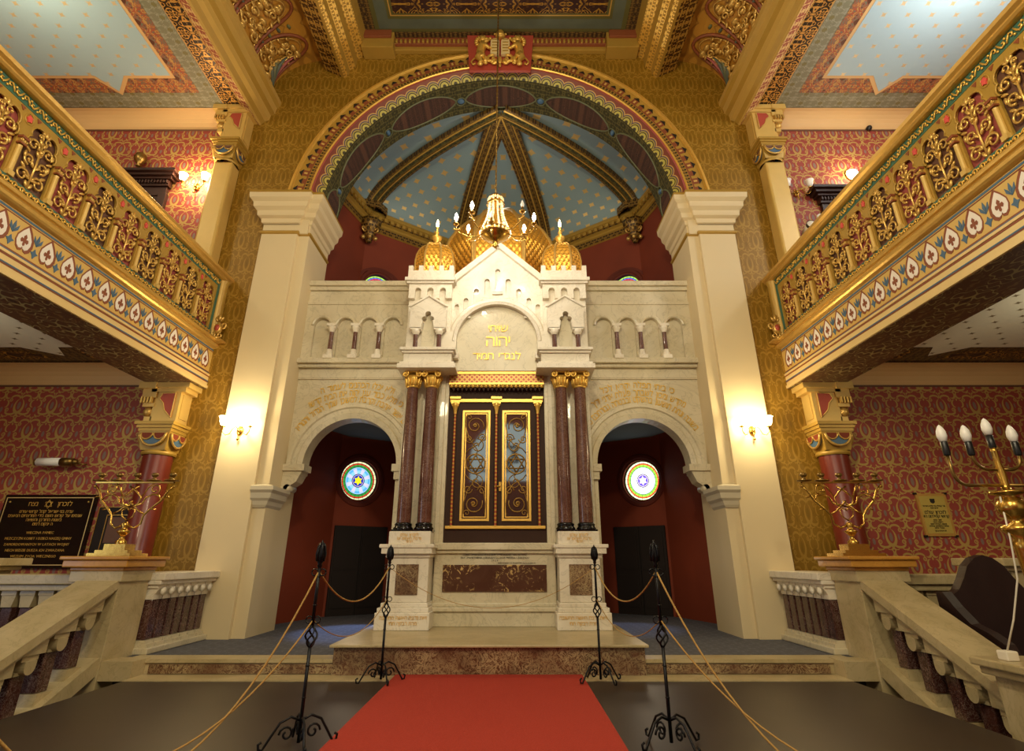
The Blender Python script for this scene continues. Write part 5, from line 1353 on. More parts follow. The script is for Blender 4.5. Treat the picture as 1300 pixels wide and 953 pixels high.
# round ornament over the left door; glowing round lamp over the right one
t_ = thing('glass_globe_lamp', (-7.2, 8.95, 8.9), 'small unlit brass and glass lamp on the red wall above the left gallery door', 'wall lamp')
b = MB(); b.lathe([(.0, 8.86), (.05, 8.87), (.03, 8.92), (.09, 8.98), (.12, 9.06), (.10, 9.14), (.04, 9.18), (.02, 9.22), (0, 9.23)], -7.25, 8.9, 14)
b.box(-7.27, -7.23, 8.9, 9.05, 8.9, 8.94); b.build('body', M['brass_old'], t_)
t_ = thing('round_bulkhead_lamp', (7.1, 9.0, 8.66), 'glowing round wall lamp with brass ring above the right gallery door', 'wall lamp')
b = MB(); st = b.mark(); b.lathe([(.0, .11), (.08, .095), (.125, .04), (.13, 0)], 0, 0, 18); b.xf(st, Matrix.Translation((7.10, 9.0, 8.72)) @ Matrix.Rotation(R(90), 4, 'X')); b.build('glass', M['shade_on'], t_)
b = MB(); b.tube([(7.10+.135*math.cos(a), 8.98, 8.72+.135*math.sin(a)) for a in [2*PI*k/20 for k in range(20)]], .022, 6, closed=True); b.box(7.05, 7.15, 8.98, 9.05, 8.68, 8.76); b.build('ring', M['brass'], t_)
t_ = thing('security_camera', (5.75, 8.9, 7.3), 'small black and white security camera beside the upper right column', 'camera')
b = MB(); st = b.mark(); b.lathe([(.0, 0), (.085, 0), (.095, .04), (.09, .26), (0, .27)], 0, 0, 16); b.xf(st, Matrix.Translation((5.83, 8.62, 7.32)) @ Matrix.Rotation(R(75), 4, 'X') @ Matrix.Rotation(R(180), 4, 'X') @ Matrix.Rotation(R(0), 4, 'Z')); b.build('housing', M['whiteplastic'], t_)
b = MB(); st = b.mark(); b.lathe([(.0, -.10), (.09, -.09), (.10, -.02), (.10, .0)], 0, 0, 16); b.xf(st, Matrix.Translation((5.83, 8.62, 7.32)) @ Matrix.Rotation(R(-105), 4, 'X') @ Matrix.Rotation(R(180), 4, 'Y') @ Matrix.Identity(4)); b.build('lens_hood', M['blackplastic'], t_)
b = MB(); b.tube([(5.83, 8.80, 7.3), (5.83, 8.95, 7.15), (5.83, 9.05, 7.15)], .025, 6); b.build('mount', M['whiteplastic'], t_)
t_ = thing('spotlight', (6.1, 8.9, 7.45), 'small white spotlight on the red wall behind the right gallery rail', 'spotlight')
b = MB(); st = b.mark(); b.lathe([(.0, -.02), (.05, 0), (.10, .14), (.105, .16), (.09, .16), (.05, .03)], 0, 0, 16); b.xf(st, Matrix.Translation((6.12, 8.86, 7.48)) @ Matrix.Rotation(R(70), 4, 'X')); b.tube([(6.12, 8.88, 7.46), (6.12, 9.05, 7.40)], .02, 6); b.build('body', M['whiteplastic'], t_)
t_ = thing('dome_sensor', (7.75, 9.0, 9.9), 'tiny black dome sensor under the cream cove of the right gallery', 'sensor')
b = MB(); b.ball((7.75, 9.0, 9.94), .06, 0, 10); b.box(7.71, 7.79, 8.98, 9.05, 9.9, 9.97); b.build('body', M['blackplastic'], t_)

# picture lamp on the left red wall
t_ = thing('tube_wall_lamp', (-7.1, 9.0, 2.95), 'white tube wall lamp with brass end above the black memorial plaque', 'wall lamp')
b = MB(); b.tube([(-7.36, 8.9, 3.0), (-6.98, 8.9, 3.0)], .065, 14); b.build('tube', M['glass_white'], t_)
b = MB(); b.tube([(-6.98, 8.9, 3.0), (-6.80, 8.9, 3.0)], [.07, .06], 14); b.tube([(-7.40, 8.9, 3.0), (-7.36, 8.9, 3.0)], .055, 12); b.ball((-6.76, 8.9, 3.0), .045, 0, 10); b.tube([(-6.9, 8.92, 3.0), (-6.9, 9.05, 2.98)], .02, 6)
b.tube([(-6.78, 8.92, 2.98), (-6.62, 8.98, 2.97)], .014, 6); b.build('bracket', M['brass_old'], t_)

# ------------------------------------------------------------------ plaques and picture
def frame_loops(x0, x1, z0, z1, w): return [[(x0, z0), (x1, z0), (x1, z1), (x0, z1)], [(x0+w, z0+w), (x1-w, z0+w), (x1-w, z1-w), (x0+w, z1-w)]]
t_ = thing('memorial_plaque', (-7.05, WY, 1.45), 'black granite memorial plaque with gilded Hebrew lines and star on the left red wall', 'plaque')
b = MB(); b.box(-7.78, -6.33, WY-.05, WY, 1.42, 2.50); b.build('slab', M['granite_black'], t_)
b = MB(); b.ext(frame_loops(-7.75, -6.37, 1.46, 2.46, .012), 'y', WY-.054, WY-.05); b.build('border_line', M['cream_line'], t_)
b = MB(); yy = WY-.056; xc = -7.06
put_text(b, 'לזכרון', .10, (xc+.26, yy, 2.36), heb=True, bold=.002); put_text(b, 'נצח', .10, (xc-.24, yy, 2.36), heb=True, bold=.002)
for o in (90, -90):
    tri = [(xc+.065*math.cos(R(o+120*k)), yy, 2.355+.065*math.sin(R(o+120*k))) for k in range(3)]
    for k in range(3): b.tube([tri[k], tri[(k+1) % 3]], .005, 4)
for x in (-7.68, -6.44):
    for z in (2.39, 1.53): b.ball((x, yy, z), .014, 0, 8)
b.build('heading', M['gold_leaf'], t_)
for i, ln in enumerate(('עדת בני ישראל קהל קדושי עירנו', 'שנספו על קידוש השם בידי המרצחים הנאצים', 'בשנות החורבן והשואה', 'ה ינקום דמם')):
    b = MB(); put_text(b, ln, .066, (xc, yy, 2.245-.062*i), heb=True, bold=.0015); b.build('lettering_line', M['gold_leaf'], t_)
for i, ln in enumerate(('WIECZNA PAMIEC', 'MEZCZYZN KOBIET I DZIECI NASZEJ GMINY', 'ZAMORDOWANYCH W LATACH WOJNY', 'NIECH BEDZIE DUSZA ICH ZWIAZANA', 'WEZLEM ZYCIA WIECZNEGO')):
    b = MB(); put_text(b, ln, .052, (xc, yy, 1.93-.085*i), bold=.001); b.build('lettering_line', M['gold_leaf'], t_)
t_ = thing('framed_notice', (-5.98, WY, 1.5), 'dark framed notice with a gold edge on the red wall behind the left menorah', 'picture')
b = MB(); b.box(-6.25, -5.62, WY-.04, WY, 1.42, 2.32); b.build('backing', M['blackwood'], t_)
b = MB(); b.ext(frame_loops(-6.25, -5.62, 1.42, 2.32, .014), 'y', WY-.05, WY-.03); b.ext(frame_loops(-6.10, -5.75, 1.50, 2.20, .014), 'y', WY-.047, WY-.03); b.build('gilded_edge', M['brass'], t_)
b = MB(); b.box(-6.06, -5.79, WY-.043, WY-.038, 1.78, 2.16); b.build('sheet', M['brownpaint'], t_)
t_ = thing('brass_plaque', (6.95, WY, 1.9), 'small engraved brass memorial plaque with black corner clips on the right red wall', 'plaque')
b = MB(); b.box(6.69, 7.17, WY-.03, WY, 1.88, 2.52); pl_ = b.build('plate', M['gold'], t_)
b = MB(); b.box(6.73, 7.13, WY-.034, WY-.03, 1.92, 2.48); b.build('engraved_face', plain('pale brass', 'C9B45C', .35, .3, .05), t_)
b = MB()
for x in (6.69, 7.17):
    for z in (1.88, 2.52): b.box(x-.02, x+.02, WY-.04, WY, z-.015, z+.015)
b.build('corner_clip', M['blackplastic'], t_)
b = MB(); yy = WY-.036; xc = 6.93
b.ext([(xc-.04, 2.44), (xc+.04, 2.44), (xc+.035, 2.385), (xc, 2.365), (xc-.035, 2.385)], 'y', yy, yy+.003)
b.build('small_crest', M['blackpaint'], t_)
for z, w, sz in ((2.235, 'לזכרון עולם', .074), (2.175, 'קדושי קהילתנו היו', .06), (2.33, 'ועד קהילת בני עירנו בישראל', .032), (2.30, 'ארגון יוצאי', .032), (2.12, 'אשר נספו', .032), (2.09, 'בשנות הזעם', .032), (2.06, 'ונטמנו בקברות אחים', .032), (2.03, 'תהיינה נפשותיהם צרורות', .032), (2.00, 'בצרור החיים', .032), (1.96, 'יהי זכרם ברוך', .034)):
    b = MB(); put_text(b, w, sz, (xc, yy, z), heb=True, bold=.003 if sz > .05 else .0008); b.build('lettering_line', M['blackpaint'], t_)

# ------------------------------------------------------------------ newel posts, balustrades and stair rails
def dark_baluster(mb_s, mb_c, x, y, z0, z1):
    w = .075
    mb_s.box(x-w, x+w, y-w, y+w, z0+.16, z1-.16)
for s, nm in SIDES:
    n_ = thing('newel_post', (s*4.58, 7.25, -.16), 'square marble newel post with honey marble cap on the %s, under a brass branched menorah' % nm, 'post', 'newel posts')
    b = MB(s < 0); b.box(4.30, 4.86, 6.96, 7.52, -.16, 1.42); b.box(4.24, 4.92, 6.90, 7.58, -.16, .1); b.box(4.27, 4.89, 6.93, 7.55, 1.30, 1.42); b.build('shaft', M['marble_stair'], n_, bevel=.008)
    b = MB(s < 0); b.box(4.26, 4.90, 6.92, 7.56, 1.42, 1.46); b.box(4.20, 4.96, 6.86, 7.62, 1.46, 1.54); b.box(4.17, 4.99, 6.83, 7.65, 1.54, 1.58); b.build('cap', M['marble_orange'], n_, bevel=.012)
    # balustrade from the newel to the pilaster
    t_ = thing('marble_balustrade', (s*4.35, 8.2, .48), 'short marble balustrade with dark plum shafts from the %s newel to the cream pilaster' % nm, 'balustrade', 'platform balustrades')
    b = MB(s < 0); b.box(4.10, 4.62, 7.5, 8.9, 1.30, 1.39); b.box(4.14, 4.58, 7.5, 8.9, 1.25, 1.30); b.build('handrail', M['marble'], t_, bevel=.01)
    b = MB(s < 0); b.box(4.13, 4.60, 7.5, 8.9, .48, .55); b.build('base', M['marble_beige'], t_, bevel=.01)
    for k in range(7):
        y = 7.62+k*.19
        b = MB(s < 0); b.box(4.22, 4.48, y-.078, y+.078, .63, 1.08); q = b.build('baluster', M['baluster_dark'], t_, bevel=.012)
        b = MB(s < 0); b.box(4.21, 4.50, y-.084, y+.084, 1.08, 1.13); b.box(4.18, 4.54, y-.09, y+.09, 1.21, 1.255)
        b.ext([(4.22, 1.13), (4.50, 1.13), (4.55, 1.21), (4.17, 1.21)], 'y', y-.07, y+.07); b.lathe([(.0, 0), (.045, 0), (.05, .03), (0, .04)], 0, 0, 12)
        n0 = len(b.v)-48; b.xf(n0, Matrix.Translation((4.17, y, 1.17)) @ Matrix.Rotation(R(-90), 4, 'Y'))
        b.build('capital', M['marble'], q)
        b = MB(s < 0); b.box(4.17, 4.54, y-.09, y+.09, .55, .59); b.box(4.20, 4.51, y-.083, y+.083, .59, .63); b.build('foot', M['marble_beige'], q)
    # sloping stair rail down to the lower post
    t_ = thing('stair_rail', (s*4.55, 6.1, .3), 'sloping marble stair rail with scroll-topped dark shafts below the %s newel' % nm, 'stair rail', 'stair rails')
    def zr(y): return 1.33-(6.96-y)*.46
    b = MB(s < 0)
    pr_ = [(6.97, zr(6.97)), (5.15, zr(5.15)), (5.15, zr(5.15)-.10), (6.97, zr(6.97)-.10)]
    b.ext(pr_, 'x', 4.30, 4.78)
    b.ext([(y, z-.10) for y, z in pr_[:2]]+[(5.15, zr(5.15)-.15), (6.97, zr(6.97)-.15)], 'x', 4.34, 4.74)
    b.build('handrail', M['marble_stair'], t_, bevel=.012)
    b = MB(s < 0)
    b.ext([(6.97, zr(6.97)-.80), (5.15, zr(5.15)-.80), (5.15, zr(5.15)-.98), (6.97, zr(6.97)-.98)], 'x', 4.32, 4.76); b.build('base', M['marble_stair'], t_, bevel=.01)
    for k in range(5):
        y = 6.72-k*.34; zt = zr(y)-.15
        b = MB(s < 0); b.box(4.44, 4.64, y-.08, y+.08, zt-.60, zt-.22); q = b.build('baluster', M['baluster_dark'], t_, bevel=.012)
        b = MB(s < 0)
        b.ext([(y-.15, zt-.07), (y+.15, zt-.07), (y+.15, zr(y+.15)-.14), (y-.15, zr(y-.15)-.14)], 'x', 4.36, 4.72)
        b.box(4.38, 4.70, y-.10, y+.10, zt-.12, zt-.06); b.box(4.42, 4.66, y-.09, y+.09, zt-.24, zt-.21)
        b.ext([(y-.07, zt-.12), (y+.07, zt-.12)]+arc(y, zt-.17, .07, 0, -180, 10), 'x', 4.36, 4.70)
        b.build('capital', M['marble_stair'], q)
        b = MB(s < 0); b.ext([(y-.10, zt-.60), (y+.10, zt-.60), (y+.12, zr(y+.12)-.81), (y-.12, zr(y-.12)-.81)], 'x', 4.40, 4.68); b.build('foot', M['marble_stair'], q)
    t_ = thing('lower_stair_post', (s*4.45, 4.8, -.16), 'low marble post at the foot of the %s stair rail' % nm, 'post', 'lower stair posts')
    b = MB(s < 0); b.box(4.16, 4.86, 4.44, 5.12, -.16, .68); b.build('shaft', M['marble_stair'], t_, bevel=.01)
    b = MB(s < 0); b.box(4.10, 4.92, 4.38, 5.18, .68, .74); b.box(4.06, 4.96, 4.34, 5.22, .74, .80); b.build('cap', M['marble_stair'], t_, bevel=.012)
    # cross balustrade in the aisle
    t_ = thing('aisle_balustrade', (s*5.7, 7.3, .48), 'frontal marble balustrade between the %s newel and the aisle wall' % nm, 'balustrade', 'aisle balustrades')
    b = MB(s < 0); b.box(4.86, 6.1, 7.06, 7.46, 1.27, 1.38); b.box(4.86, 6.1, 7.10, 7.42, 1.20, 1.27); b.build('handrail', M['marble_stair'], t_, bevel=.01)
    b = MB(s < 0); b.box(4.86, 6.1, 7.1, 7.42, .3, .62); b.build('base', M['marble_stair'], t_, bevel=.01)
    for k in range(5):
        x = 5.05+k*.22
        b = MB(s < 0); b.box(x-.065, x+.065, 7.18, 7.34, .70, 1.02); q = b.build('baluster', M['baluster_dark'], t_, bevel=.01)
        b = MB(s < 0); b.box(x-.09, x+.09, 7.15, 7.37, 1.15, 1.20); b.ext([(x-.06, 1.02), (x+.06, 1.02), (x+.085, 1.15), (x-.085, 1.15)], 'y', 7.16, 7.36); b.build('capital', M['marble_stair'], q)
        b = MB(s < 0); b.box(x-.08, x+.08, 7.16, 7.36, .62, .70); b.build('foot', M['marble_stair'], q)
    t_ = thing('aisle_post', (s*6.4, 7.2, -.1), 'marble post with moulded cap at the end of the %s aisle balustrade' % nm, 'post', 'aisle posts')
    b = MB(s < 0); b.box(6.1, 6.9, 6.95, 7.55, -.16, 1.42); b.build('shaft', M['marble_stair'], t_, bevel=.01)
    b = MB(s < 0); b.box(6.02, 6.98, 6.90, 7.60, 1.42, 1.47); b.box(5.95, 7.05, 6.84, 7.66, 1.47, 1.56); b.build('cap', M['marble_stair'], t_, bevel=.012)

# ------------------------------------------------------------------ branched brass menorahs on the newels
def menorah(loc, label):
    t_ = thing('branched_menorah', loc, label, 'menorah', 'branched menorahs')
    T_ = Matrix.Translation(loc)
    def fin(b, st, name, m, par=t_): b.xf(st, T_); return b.build(name, M[m], par)
    b = MB(); st = b.mark(); b.box(-.26, .26, -.18, .18, 0, .035); b.box(-.20, .20, -.14, .14, .035, .07); b.box(-.13, .13, -.10, .10, .07, .14); fin(b, st, 'base', 'brass')
    b = MB(); st = b.mark(); b.lathe([(.06, .14), (.065, .17), (.03, .20), (.025, .23), (.06, .27), (.08, .29), (.04, .31), (.03, .34), (.05, .37), (.02, .40)], 0, 0, 14); fin(b, st, 'stem', 'brass')
    b = MB(); st = b.mark()
    for q in (-1, 1):
        b.tube([(q*p, 0, z_) for p, z_ in ((.03, .36), (.12, .33), (.19, .38), (.20, .48), (.27, .56), (.38, .66), (.44, .78), (.50, .84))], .013, 6)
        b.tube([(q*p, 0, z_) for p, z_ in ((.20, .50), (.13, .53), (.02, .62), (-.02, .66))], .010, 6)
        b.tube([(q*p, 0, z_) for p, z_ in ((.38, .66), (.34, .72), (.26, .74), (.18, .70), (.15, .63), (.08, .60), (.0, .59))], .011, 6)
        b.tube([(q*p, 0, z_) for p, z_ in ((.0, .59), (.10, .62), (.12, .70), (.03, .78), (-.06, .84))], .011, 6)
        b.tube([(q*(.27+p), 0, .80+z_) for p, z_ in spiral(0, 0, .075, .02, -60, 330, 16)], .010, 6)
        b.tube([(q*p, 0, z_) for p, z_ in ((.12, .70), (.18, .82), (.24, .875))], .010, 6)
        b.tube([(q*p, 0, z_) for p, z_ in ((0, .42), (.07, .47), (.085, .54), (.03, .57), (0, .54))], .009, 6)
        b.tube([(q*.27, 0, .56), (q*.34, 0, .55)], .010, 5); b.tube([(q*.42, 0, .72), (q*.48, 0, .70)], .010, 5)
        b.ball((q*.51, 0, .84), .022, 0, 8)
    fin(b, st, 'scroll_branches', 'brass')
    b = MB(); st = b.mark(); b.box(-.50, .50, -.02, .02, .875, .895); fin(b, st, 'crossbar', 'brass')
    for x in (-.46, -.23, 0, .23, .46):
        b = MB(); st = b.mark(); b.lathe([(.0, .895), (.085, .905), (.09, .915), (.03, .925), (.015, .945), (.03, .96), (.045, .98), (.035, 1.0), (.025, 1.005), (0, 1.006)], x, 0, 12); fin(b, st, 'candle_cup', 'brass_old')
menorah((-4.60, 7.25, 1.58), 'tarnished brass five-cup menorah on the left newel post beside the black plaque')
menorah((4.50, 7.25, 1.58), 'tarnished brass five-cup menorah on the right newel post in front of a red column')

# ------------------------------------------------------------------ electric menorah on the near right post
ex, ey = 4.40, 4.72
t_ = thing('electric_menorah', (ex, ey, .80), 'tall brass electric menorah with white flame bulbs on the near right stair post', 'menorah')
b = MB(); b.lathe([(.0, .80), (.20, .80), (.20, .83), (.14, .87), (.07, .92), (.06, 1.0), (.10, 1.05), (.06, 1.10), (.055, 1.15), (.075, 1.62), (.085, 1.66), (.06, 1.70), (.12, 1.76), (.125, 1.79), (.045, 1.82), (.06, 1.86), (.105, 1.91), (.11, 1.96), (.08, 2.01), (.05, 2.03), (.125, 2.05), (.13, 2.07), (.04, 2.08), (.028, 2.12), (.036, 2.22), (.022, 2.30), (.024, 2.40), (.03, 2.43), (0, 2.43)], ex, ey, 28)
b.build('stem', M['brass'], t_)
for k, (r_, zb_, zt_) in enumerate(((.20, 2.25, 2.37), (.41, 2.12, 2.37))):
    for q in (-1, 1):
        b = MB()
        pts = [(ex+q*.03, ey, zb_), (ex+q*(r_-.11), ey, zb_)]+[(ex+q*(r_-.11+.11*math.sin(R(a))), ey, zb_+.11-.11*math.cos(R(a))) for a in range(15, 91, 15)]+[(ex+q*r_, ey, zt_)]
        b.tube(pts, .014, 8); br = b.build('branch', M['brass_old'], t_)
        b = MB(); b.lathe([(.024, zt_), (.028, zt_+.015), (.028, zt_+.11), (.022, zt_+.12), (0, zt_+.12)], ex+q*r_, ey, 12); b.build('lamp_socket', M['blackplastic'], br)
        b = MB(); b.lathe([(.0, zt_+.11), (.028, zt_+.12), (.040, zt_+.165), (.034, zt_+.21), (.016, zt_+.25), (0, zt_+.265)], ex+q*r_, ey, 14); b.build('flame_bulb', M['glass_white'], br)
b = MB(); b.lathe([(.024, 2.43), (.028, 2.445), (.028, 2.54), (0, 2.55)], ex, ey, 12); b.build('lamp_socket', M['blackplastic'], t_)
b = MB(); b.lathe([(.0, 2.54), (.028, 2.55), (.040, 2.595), (.034, 2.64), (.016, 2.68), (0, 2.695)], ex, ey, 14); b.build('flame_bulb', M['glass_white'], t_)
b = MB(); b.tube([(ex-.09, ey-.02, 2.03), (ex-.10, ey, 1.7), (ex-.11, ey+.04, 1.4), (ex-.15, ey+.15, 1.1), (ex-.20, ey+.25, .86)], .007, 6)
t5 = thing('power_cord', (ex-.2, ey+.25, .8), 'white power cord hanging from the electric menorah to a small junction box', 'cord')
b.build('cable', M['whiteplastic'], t5)
b = MB(); b.box(ex-.25, ex-.15, ey+.20, ey+.30, .80, .87); b.build('junction_box', M['whiteplastic'], t5, bevel=.01)

# ------------------------------------------------------------------ dark curved armchair behind the right rail
t_ = thing('leather_armchair', (5.44, 6.2, -.16), 'dark brown high-backed armchair with a curved hump top behind the right stair rail', 'armchair')
def shell(mb, pts, th):      # extrude a front outline with curved plan
    mb.ext(pts, 'y', 0, th)
b = MB(); st = b.mark()
bk = [(-.50, .0), (-.50, 1.05), (-.46, 1.12), (-.36, 1.18), (-.27, 1.30), (-.20, 1.42), (-.10, 1.50), (.0, 1.53), (.10, 1.50), (.20, 1.42), (.27, 1.30), (.36, 1.18), (.46, 1.12), (.50, 1.05), (.50, .0)]
b.ext(bk, 'y', .28, .40); b.xf(st, Matrix.Translation((5.44, 6.2, .06))); b.build('backrest', M['leather'], t_, bevel=.03)
for q in (-1, 1):
    b = MB(); st = b.mark()
    sd = [(-.42, -.1), (-.42, .60), (-.36, .74), (-.2, .82), (.0, .88), (.16, 1.02), (.28, 1.16), (.38, 1.16), (.38, -.1)]
    b.ext(sd, 'x', q*.50-.05, q*.50+.05); b.xf(st, Matrix.Translation((5.44, 6.2, .06)) @ Matrix.Rotation(0, 4, 'Z')); b.build('armrest', M['leather'], t_, bevel=.03)
b = MB(); b.box(5.00, 5.88, 5.82, 6.48, .25, .48); b.build('seat', M['leather_blue'], t_, bevel=.04)
for x in (5.04, 5.84):
    for y in (5.90, 6.42): b = MB(); b.lathe([(.03, -.16), (.04, .28), (0, .28)], x, y, 8); b.build('leg', M['blackwood'], t_)

# ------------------------------------------------------------------ rope stanchions
def stanchion(x, y, z, label, h=1.32):
    t_ = thing('rope_stanchion', (x, y, z), label, 'stanchion', 'wrought iron stanchions')
    T_ = Matrix.Translation((x, y, z))
    b = MB(); st = b.mark()
    for k in range(4):
        a = 2*PI*k/4+.5; c_, s_ = math.cos(a), math.sin(a)
        b.tube([(c_*p, s_*p, z_) for p, z_ in ((.0, .16), (.07, .19), (.14, .16), (.20, .07), (.235, .015), (.26, .02), (.265, .05), (.245, .06))], .009, 6)
        b.tube([(c_*(.09+p), s_*(.09+p), .09+z_) for p, z_ in spiral(0, 0, .05, .012, 0, 430, 14)], .008, 6)
    b.xf(st, T_); b.build('foot', M['iron'], t_)
    b = MB(); st = b.mark(); b.tube([(0, 0, .03), (0, 0, .62*h/1.32)], .013, 8); b.tube([(0, 0, .76*h/1.32), (0, 0, h-.15)], .013, 8)
    for zz in (.30, .50, .9, 1.1): b.ball((0, 0, zz*h/1.32), .018, 0, 8, (1, 1, .5))
    b.xf(st, T_); b.build('post', M['iron'], t_)
    b = MB(); st = b.mark()
    for k in range(4):
        b.tube([(math.sin(PI*j/12)*.042*math.cos(2*PI*k/4+j*.28), math.sin(PI*j/12)*.042*math.sin(2*PI*k/4+j*.28), .61+.16*j/12) for j in range(13)], .007, 6)
    for q in (-1, 1):
        b.tube([(q*(.03+p), 0, .80+z_) for p, z_ in spiral(0, 0, .025, .025, 0, 360, 10)], .005, 5)
        b.tube([(q*(.03+p), 0, h-.19+z_) for p, z_ in spiral(0, 0, .025, .025, 0, 360, 10)], .005, 5)
    b.xf(st, T_); b.build('basket_twist', M['iron'], t_)
    b = MB(); st = b.mark(); b.lathe([(.0, h-.16), (.02, h-.15), (.016, h-.13), (.030, h-.10), (.033, h-.07), (.022, h-.01), (.010, h+.03), (0, h+.05)], 0, 0, 8)
    for k in range(6): a = k*PI/3; b.tube([(.027*math.cos(a), .027*math.sin(a), h-.11), (.035*math.cos(a), .035*math.sin(a), h-.06), (.025*math.cos(a), .025*math.sin(a), h+.0), (.012*math.cos(a), .012*math.sin(a), h+.02)], .009, 5)
    b.xf(st, T_); b.build('bud_finial', M['iron'], t_)
P1_ = (-1.24, 4.62, .32); P2_ = (-1.13, 6.72, .335); P3_ = (1.20, 6.72, .335); P4_ = (1.38, 4.62, .32)
stanchion(*P1_, 'black wrought iron rope stanchion nearest the camera left of the carpet')
stanchion(*P2_, 'black wrought iron stanchion at the left edge of the red carpet before the dais')
stanchion(*P3_, 'black wrought iron stanchion at the right edge of the red carpet before the dais')
stanchion(*P4_, 'black wrought iron rope stanchion nearest the camera right of the carpet')
P5_ = (-2.32, 2.6, .32); P6_ = (2.68, 2.25, .32)
stanchion(*P5_, 'black wrought iron rope stanchion beside the camera on the left, out of view'); stanchion(*P6_, 'black wrought iron rope stanchion beside the camera on the right, out of view')
def rope(a, c, h0, h1, sag, label, r=.007):
    pts = []
    for k in range(25):
        f = k/24; p = [a[i]+(c[i]-a[i])*f for i in range(3)]
        p[2] = a[2]+h0+(c[2]+h1-a[2]-h0)*f-4*sag*f*(1-f); pts.append(p)
    b = MB(); b.tube(pts, r, 6)
    o = b.build('barrier_rope', M['rope'], label=label, cat='rope')
rope(P1_, P2_, 1.14, 1.13, .28, 'upper gold rope between the two left stanchions')
rope(P1_, P2_, .80, .80, .22, 'lower gold rope between the two left stanchions', .004)
rope(P4_, P3_, 1.14, 1.13, .28, 'upper gold rope between the two right stanchions')
rope(P4_, P3_, .80, .80, .22, 'lower gold rope between the two right stanchions', .004)
rope(P2_, P3_, 1.13, 1.13, .42, 'thin gold rope sagging across the carpet before the ark', .003)
rope(P1_, P5_, 1.14, 1.14, 1.05, 'upper gold rope running from the near left stanchion out of view')
rope(P1_, P5_, .80, .80, .62, 'lower gold rope running from the near left stanchion out of view', .006)
rope(P4_, P6_, 1.14, 1.14, 1.08, 'upper gold rope running from the near right stanchion out of view')
rope(P4_, P6_, .80, .80, .62, 'lower gold rope running from the near right stanchion out of view', .006)

# ------------------------------------------------------------------ rear wall of the nave with its tall arched window, mirrored in the ark doors
b = MB(); wl = [(1.4, 4.4), (1.4, 5.3)]+arc(0, 5.3, 1.4, 0, 180, 24)+[(-1.4, 5.3), (-1.4, 4.4)]
b.ext([[(-3.95, -.2), (3.95, -.2), (3.95, 9), (-3.95, 9)], wl], 'y', -4.3, -4.0)
b.build('wall_back', M['maroon_dark'], kind='structure')
M['day_glass'] = emit('daylit pale glass', 'CCDCDC', 1.8)
b = MB(); b.ext(wl, 'y', -4.2, -4.16, 0)
for o in (90, -90):
    tri = [(.6*math.cos(R(o+120*k)), -4.12, 5.45+.6*math.sin(R(o+120*k))) for k in range(3)]
    for k in range(3): b.tube([tri[k], tri[(k+1) % 3]], .05, 5, 1)
for z in (4.8,): b.box(-1.4, 1.4, -4.15, -4.1, z-.03, z+.03, 1)
b.box(-.03, .03, -4.15, -4.1, 4.4, 4.8, 1)
b.build('window_5', [M['day_glass'], M['darkwood']], kind='structure')

# ------------------------------------------------------------------ light
def point(loc, e, col, r=.06):
    l = bpy.data.lights.new('lamp_or_fill_light', 'POINT'); l.energy = e; l.color = col; l.shadow_soft_size = r
    o = bpy.data.objects.new('lamp_or_fill_light', l); COL.objects.link(o); o.location = loc; return o
def area(loc, rot, sx, sy, e, col):
    l = bpy.data.lights.new('window_light', 'AREA'); l.energy = e; l.color = col; l.shape = 'RECTANGLE'; l.size = sx; l.size_y = sy
    o = bpy.data.objects.new('window_light', l); COL.objects.link(o); o.location = loc; o.rotation_euler = rot; return o
WARM = (1, .80, .46); SOFT = (1, .88, .58)
for p in bulb_pos: point(p, 27, (1, .92, .78), .05)
for p in lamps: point(p, 38, WARM, .08)
point(lamps_up, 60, (1, .74, .45), .08)
point((7.1, 8.75, 8.72), 22, (1, .85, .6), .08)
for s in (-1, 1): point((s*1.19, 8.85, 7.62), 4, WARM, .03)
# unseen fill lights added high in the nave, above and behind the camera
for x, y, z, e in ((0, 1.0, 6.8, 620), (-2.3, -1.5, 6.6, 400), (2.3, -1.5, 6.6, 400)): point((x, y, z), e, SOFT, .25)
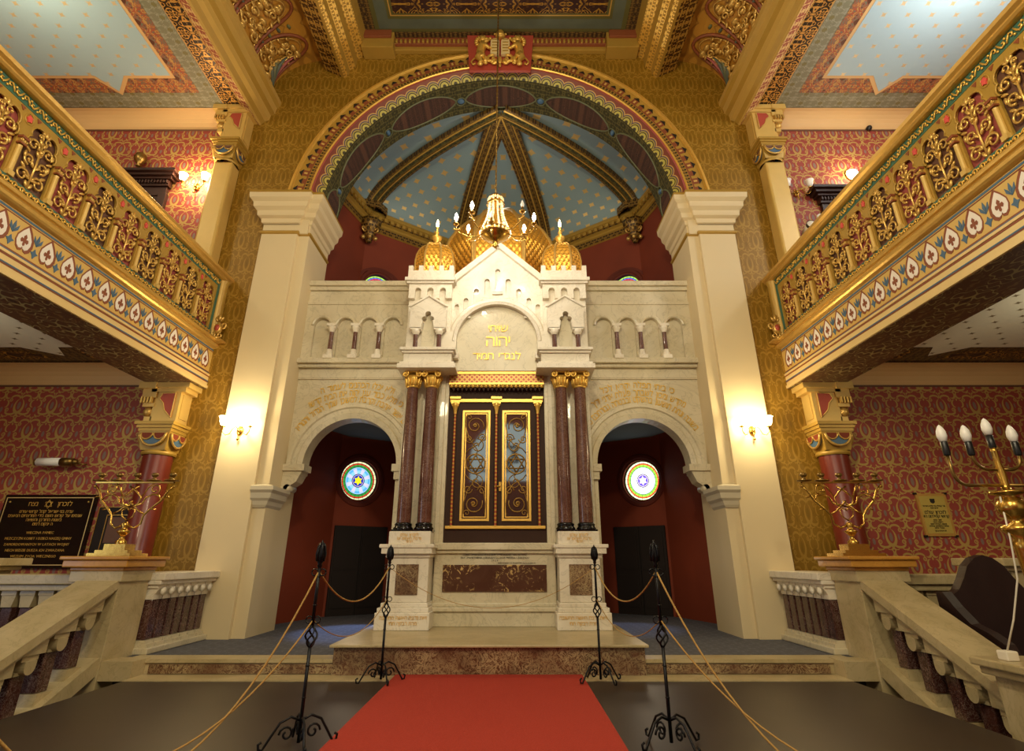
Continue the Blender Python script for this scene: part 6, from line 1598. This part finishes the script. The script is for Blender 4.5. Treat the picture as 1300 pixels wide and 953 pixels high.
# unseen fill lights in the aisles, below and above the galleries
for s in (-1, 1):
    point((s*7.4, 5.6, 3.9), 40, SOFT, .15); point((s*7.6, 5.5, 9.2), 190 if s > 0 else 110, (1, .93, .84) if s > 0 else SOFT, .25)
# daylight through the aisle windows
area((-8.8, 2.5, 2.2), (0, R(-90), R(0)), 2.5, 2.5, 60, (.62, .78, 1))
area((8.8, 3.0, 8.0), (0, R(90), 0), 3, 2.5, 90, (.7, .84, 1))
def spot(loc, to, e, col, ang, r=.1):
    l = bpy.data.lights.new('window_daylight', 'SPOT'); l.energy = e; l.color = col; l.spot_size = R(ang); l.spot_blend = .6; l.shadow_soft_size = r
    o = bpy.data.objects.new('window_daylight', l); COL.objects.link(o); o.location = loc
    o.rotation_euler = (Vector(to)-Vector(loc)).to_track_quat('-Z', 'Y').to_euler(); return o
spot((-2.78, 12.05, 3.2), (-2.3, 9.9, .48), 420, (.35, .52, 1), 34); spot((2.78, 12.05, 3.2), (2.2, 10.3, .48), 120, (.5, .62, 1), 36)
point((-2.6, 10.9, 1.6), 7, (1, .8, .55), .2); point((2.6, 10.9, 1.6), 7, (1, .8, .55), .2)
point((0, 10.6, 8.9), 55, (1, .95, .85), .4)
w = bpy.data.worlds.new('World'); SC.world = w; w.use_nodes = True
bg = w.node_tree.nodes['Background']; bg.inputs[0].default_value = (1, .90, .62, 1); bg.inputs[1].default_value = .42

cam = bpy.data.cameras.new('Camera'); co = bpy.data.objects.new('Camera', cam); COL.objects.link(co); SC.camera = co
cam.sensor_fit = 'HORIZONTAL'; cam.sensor_width = 36; cam.lens = 36*695/1300; cam.shift_y = -45.5/1300; cam.clip_end = 200
co.location = (.26, 0, 1.54); co.rotation_euler = (R(90+21.9), 0, 0)
SC.view_settings.view_transform = 'Standard'; SC.view_settings.look = 'None'; SC.view_settings.gamma = 1; SC.view_settings.use_curve_mapping = False
SC.view_settings.exposure = 0.12
SC.cycles.max_bounces = 8; SC.cycles.diffuse_bounces = 5; SC.cycles.glossy_bounces = 4; SC.cycles.sample_clamp_indirect = 6
SC.cycles.use_denoising = True
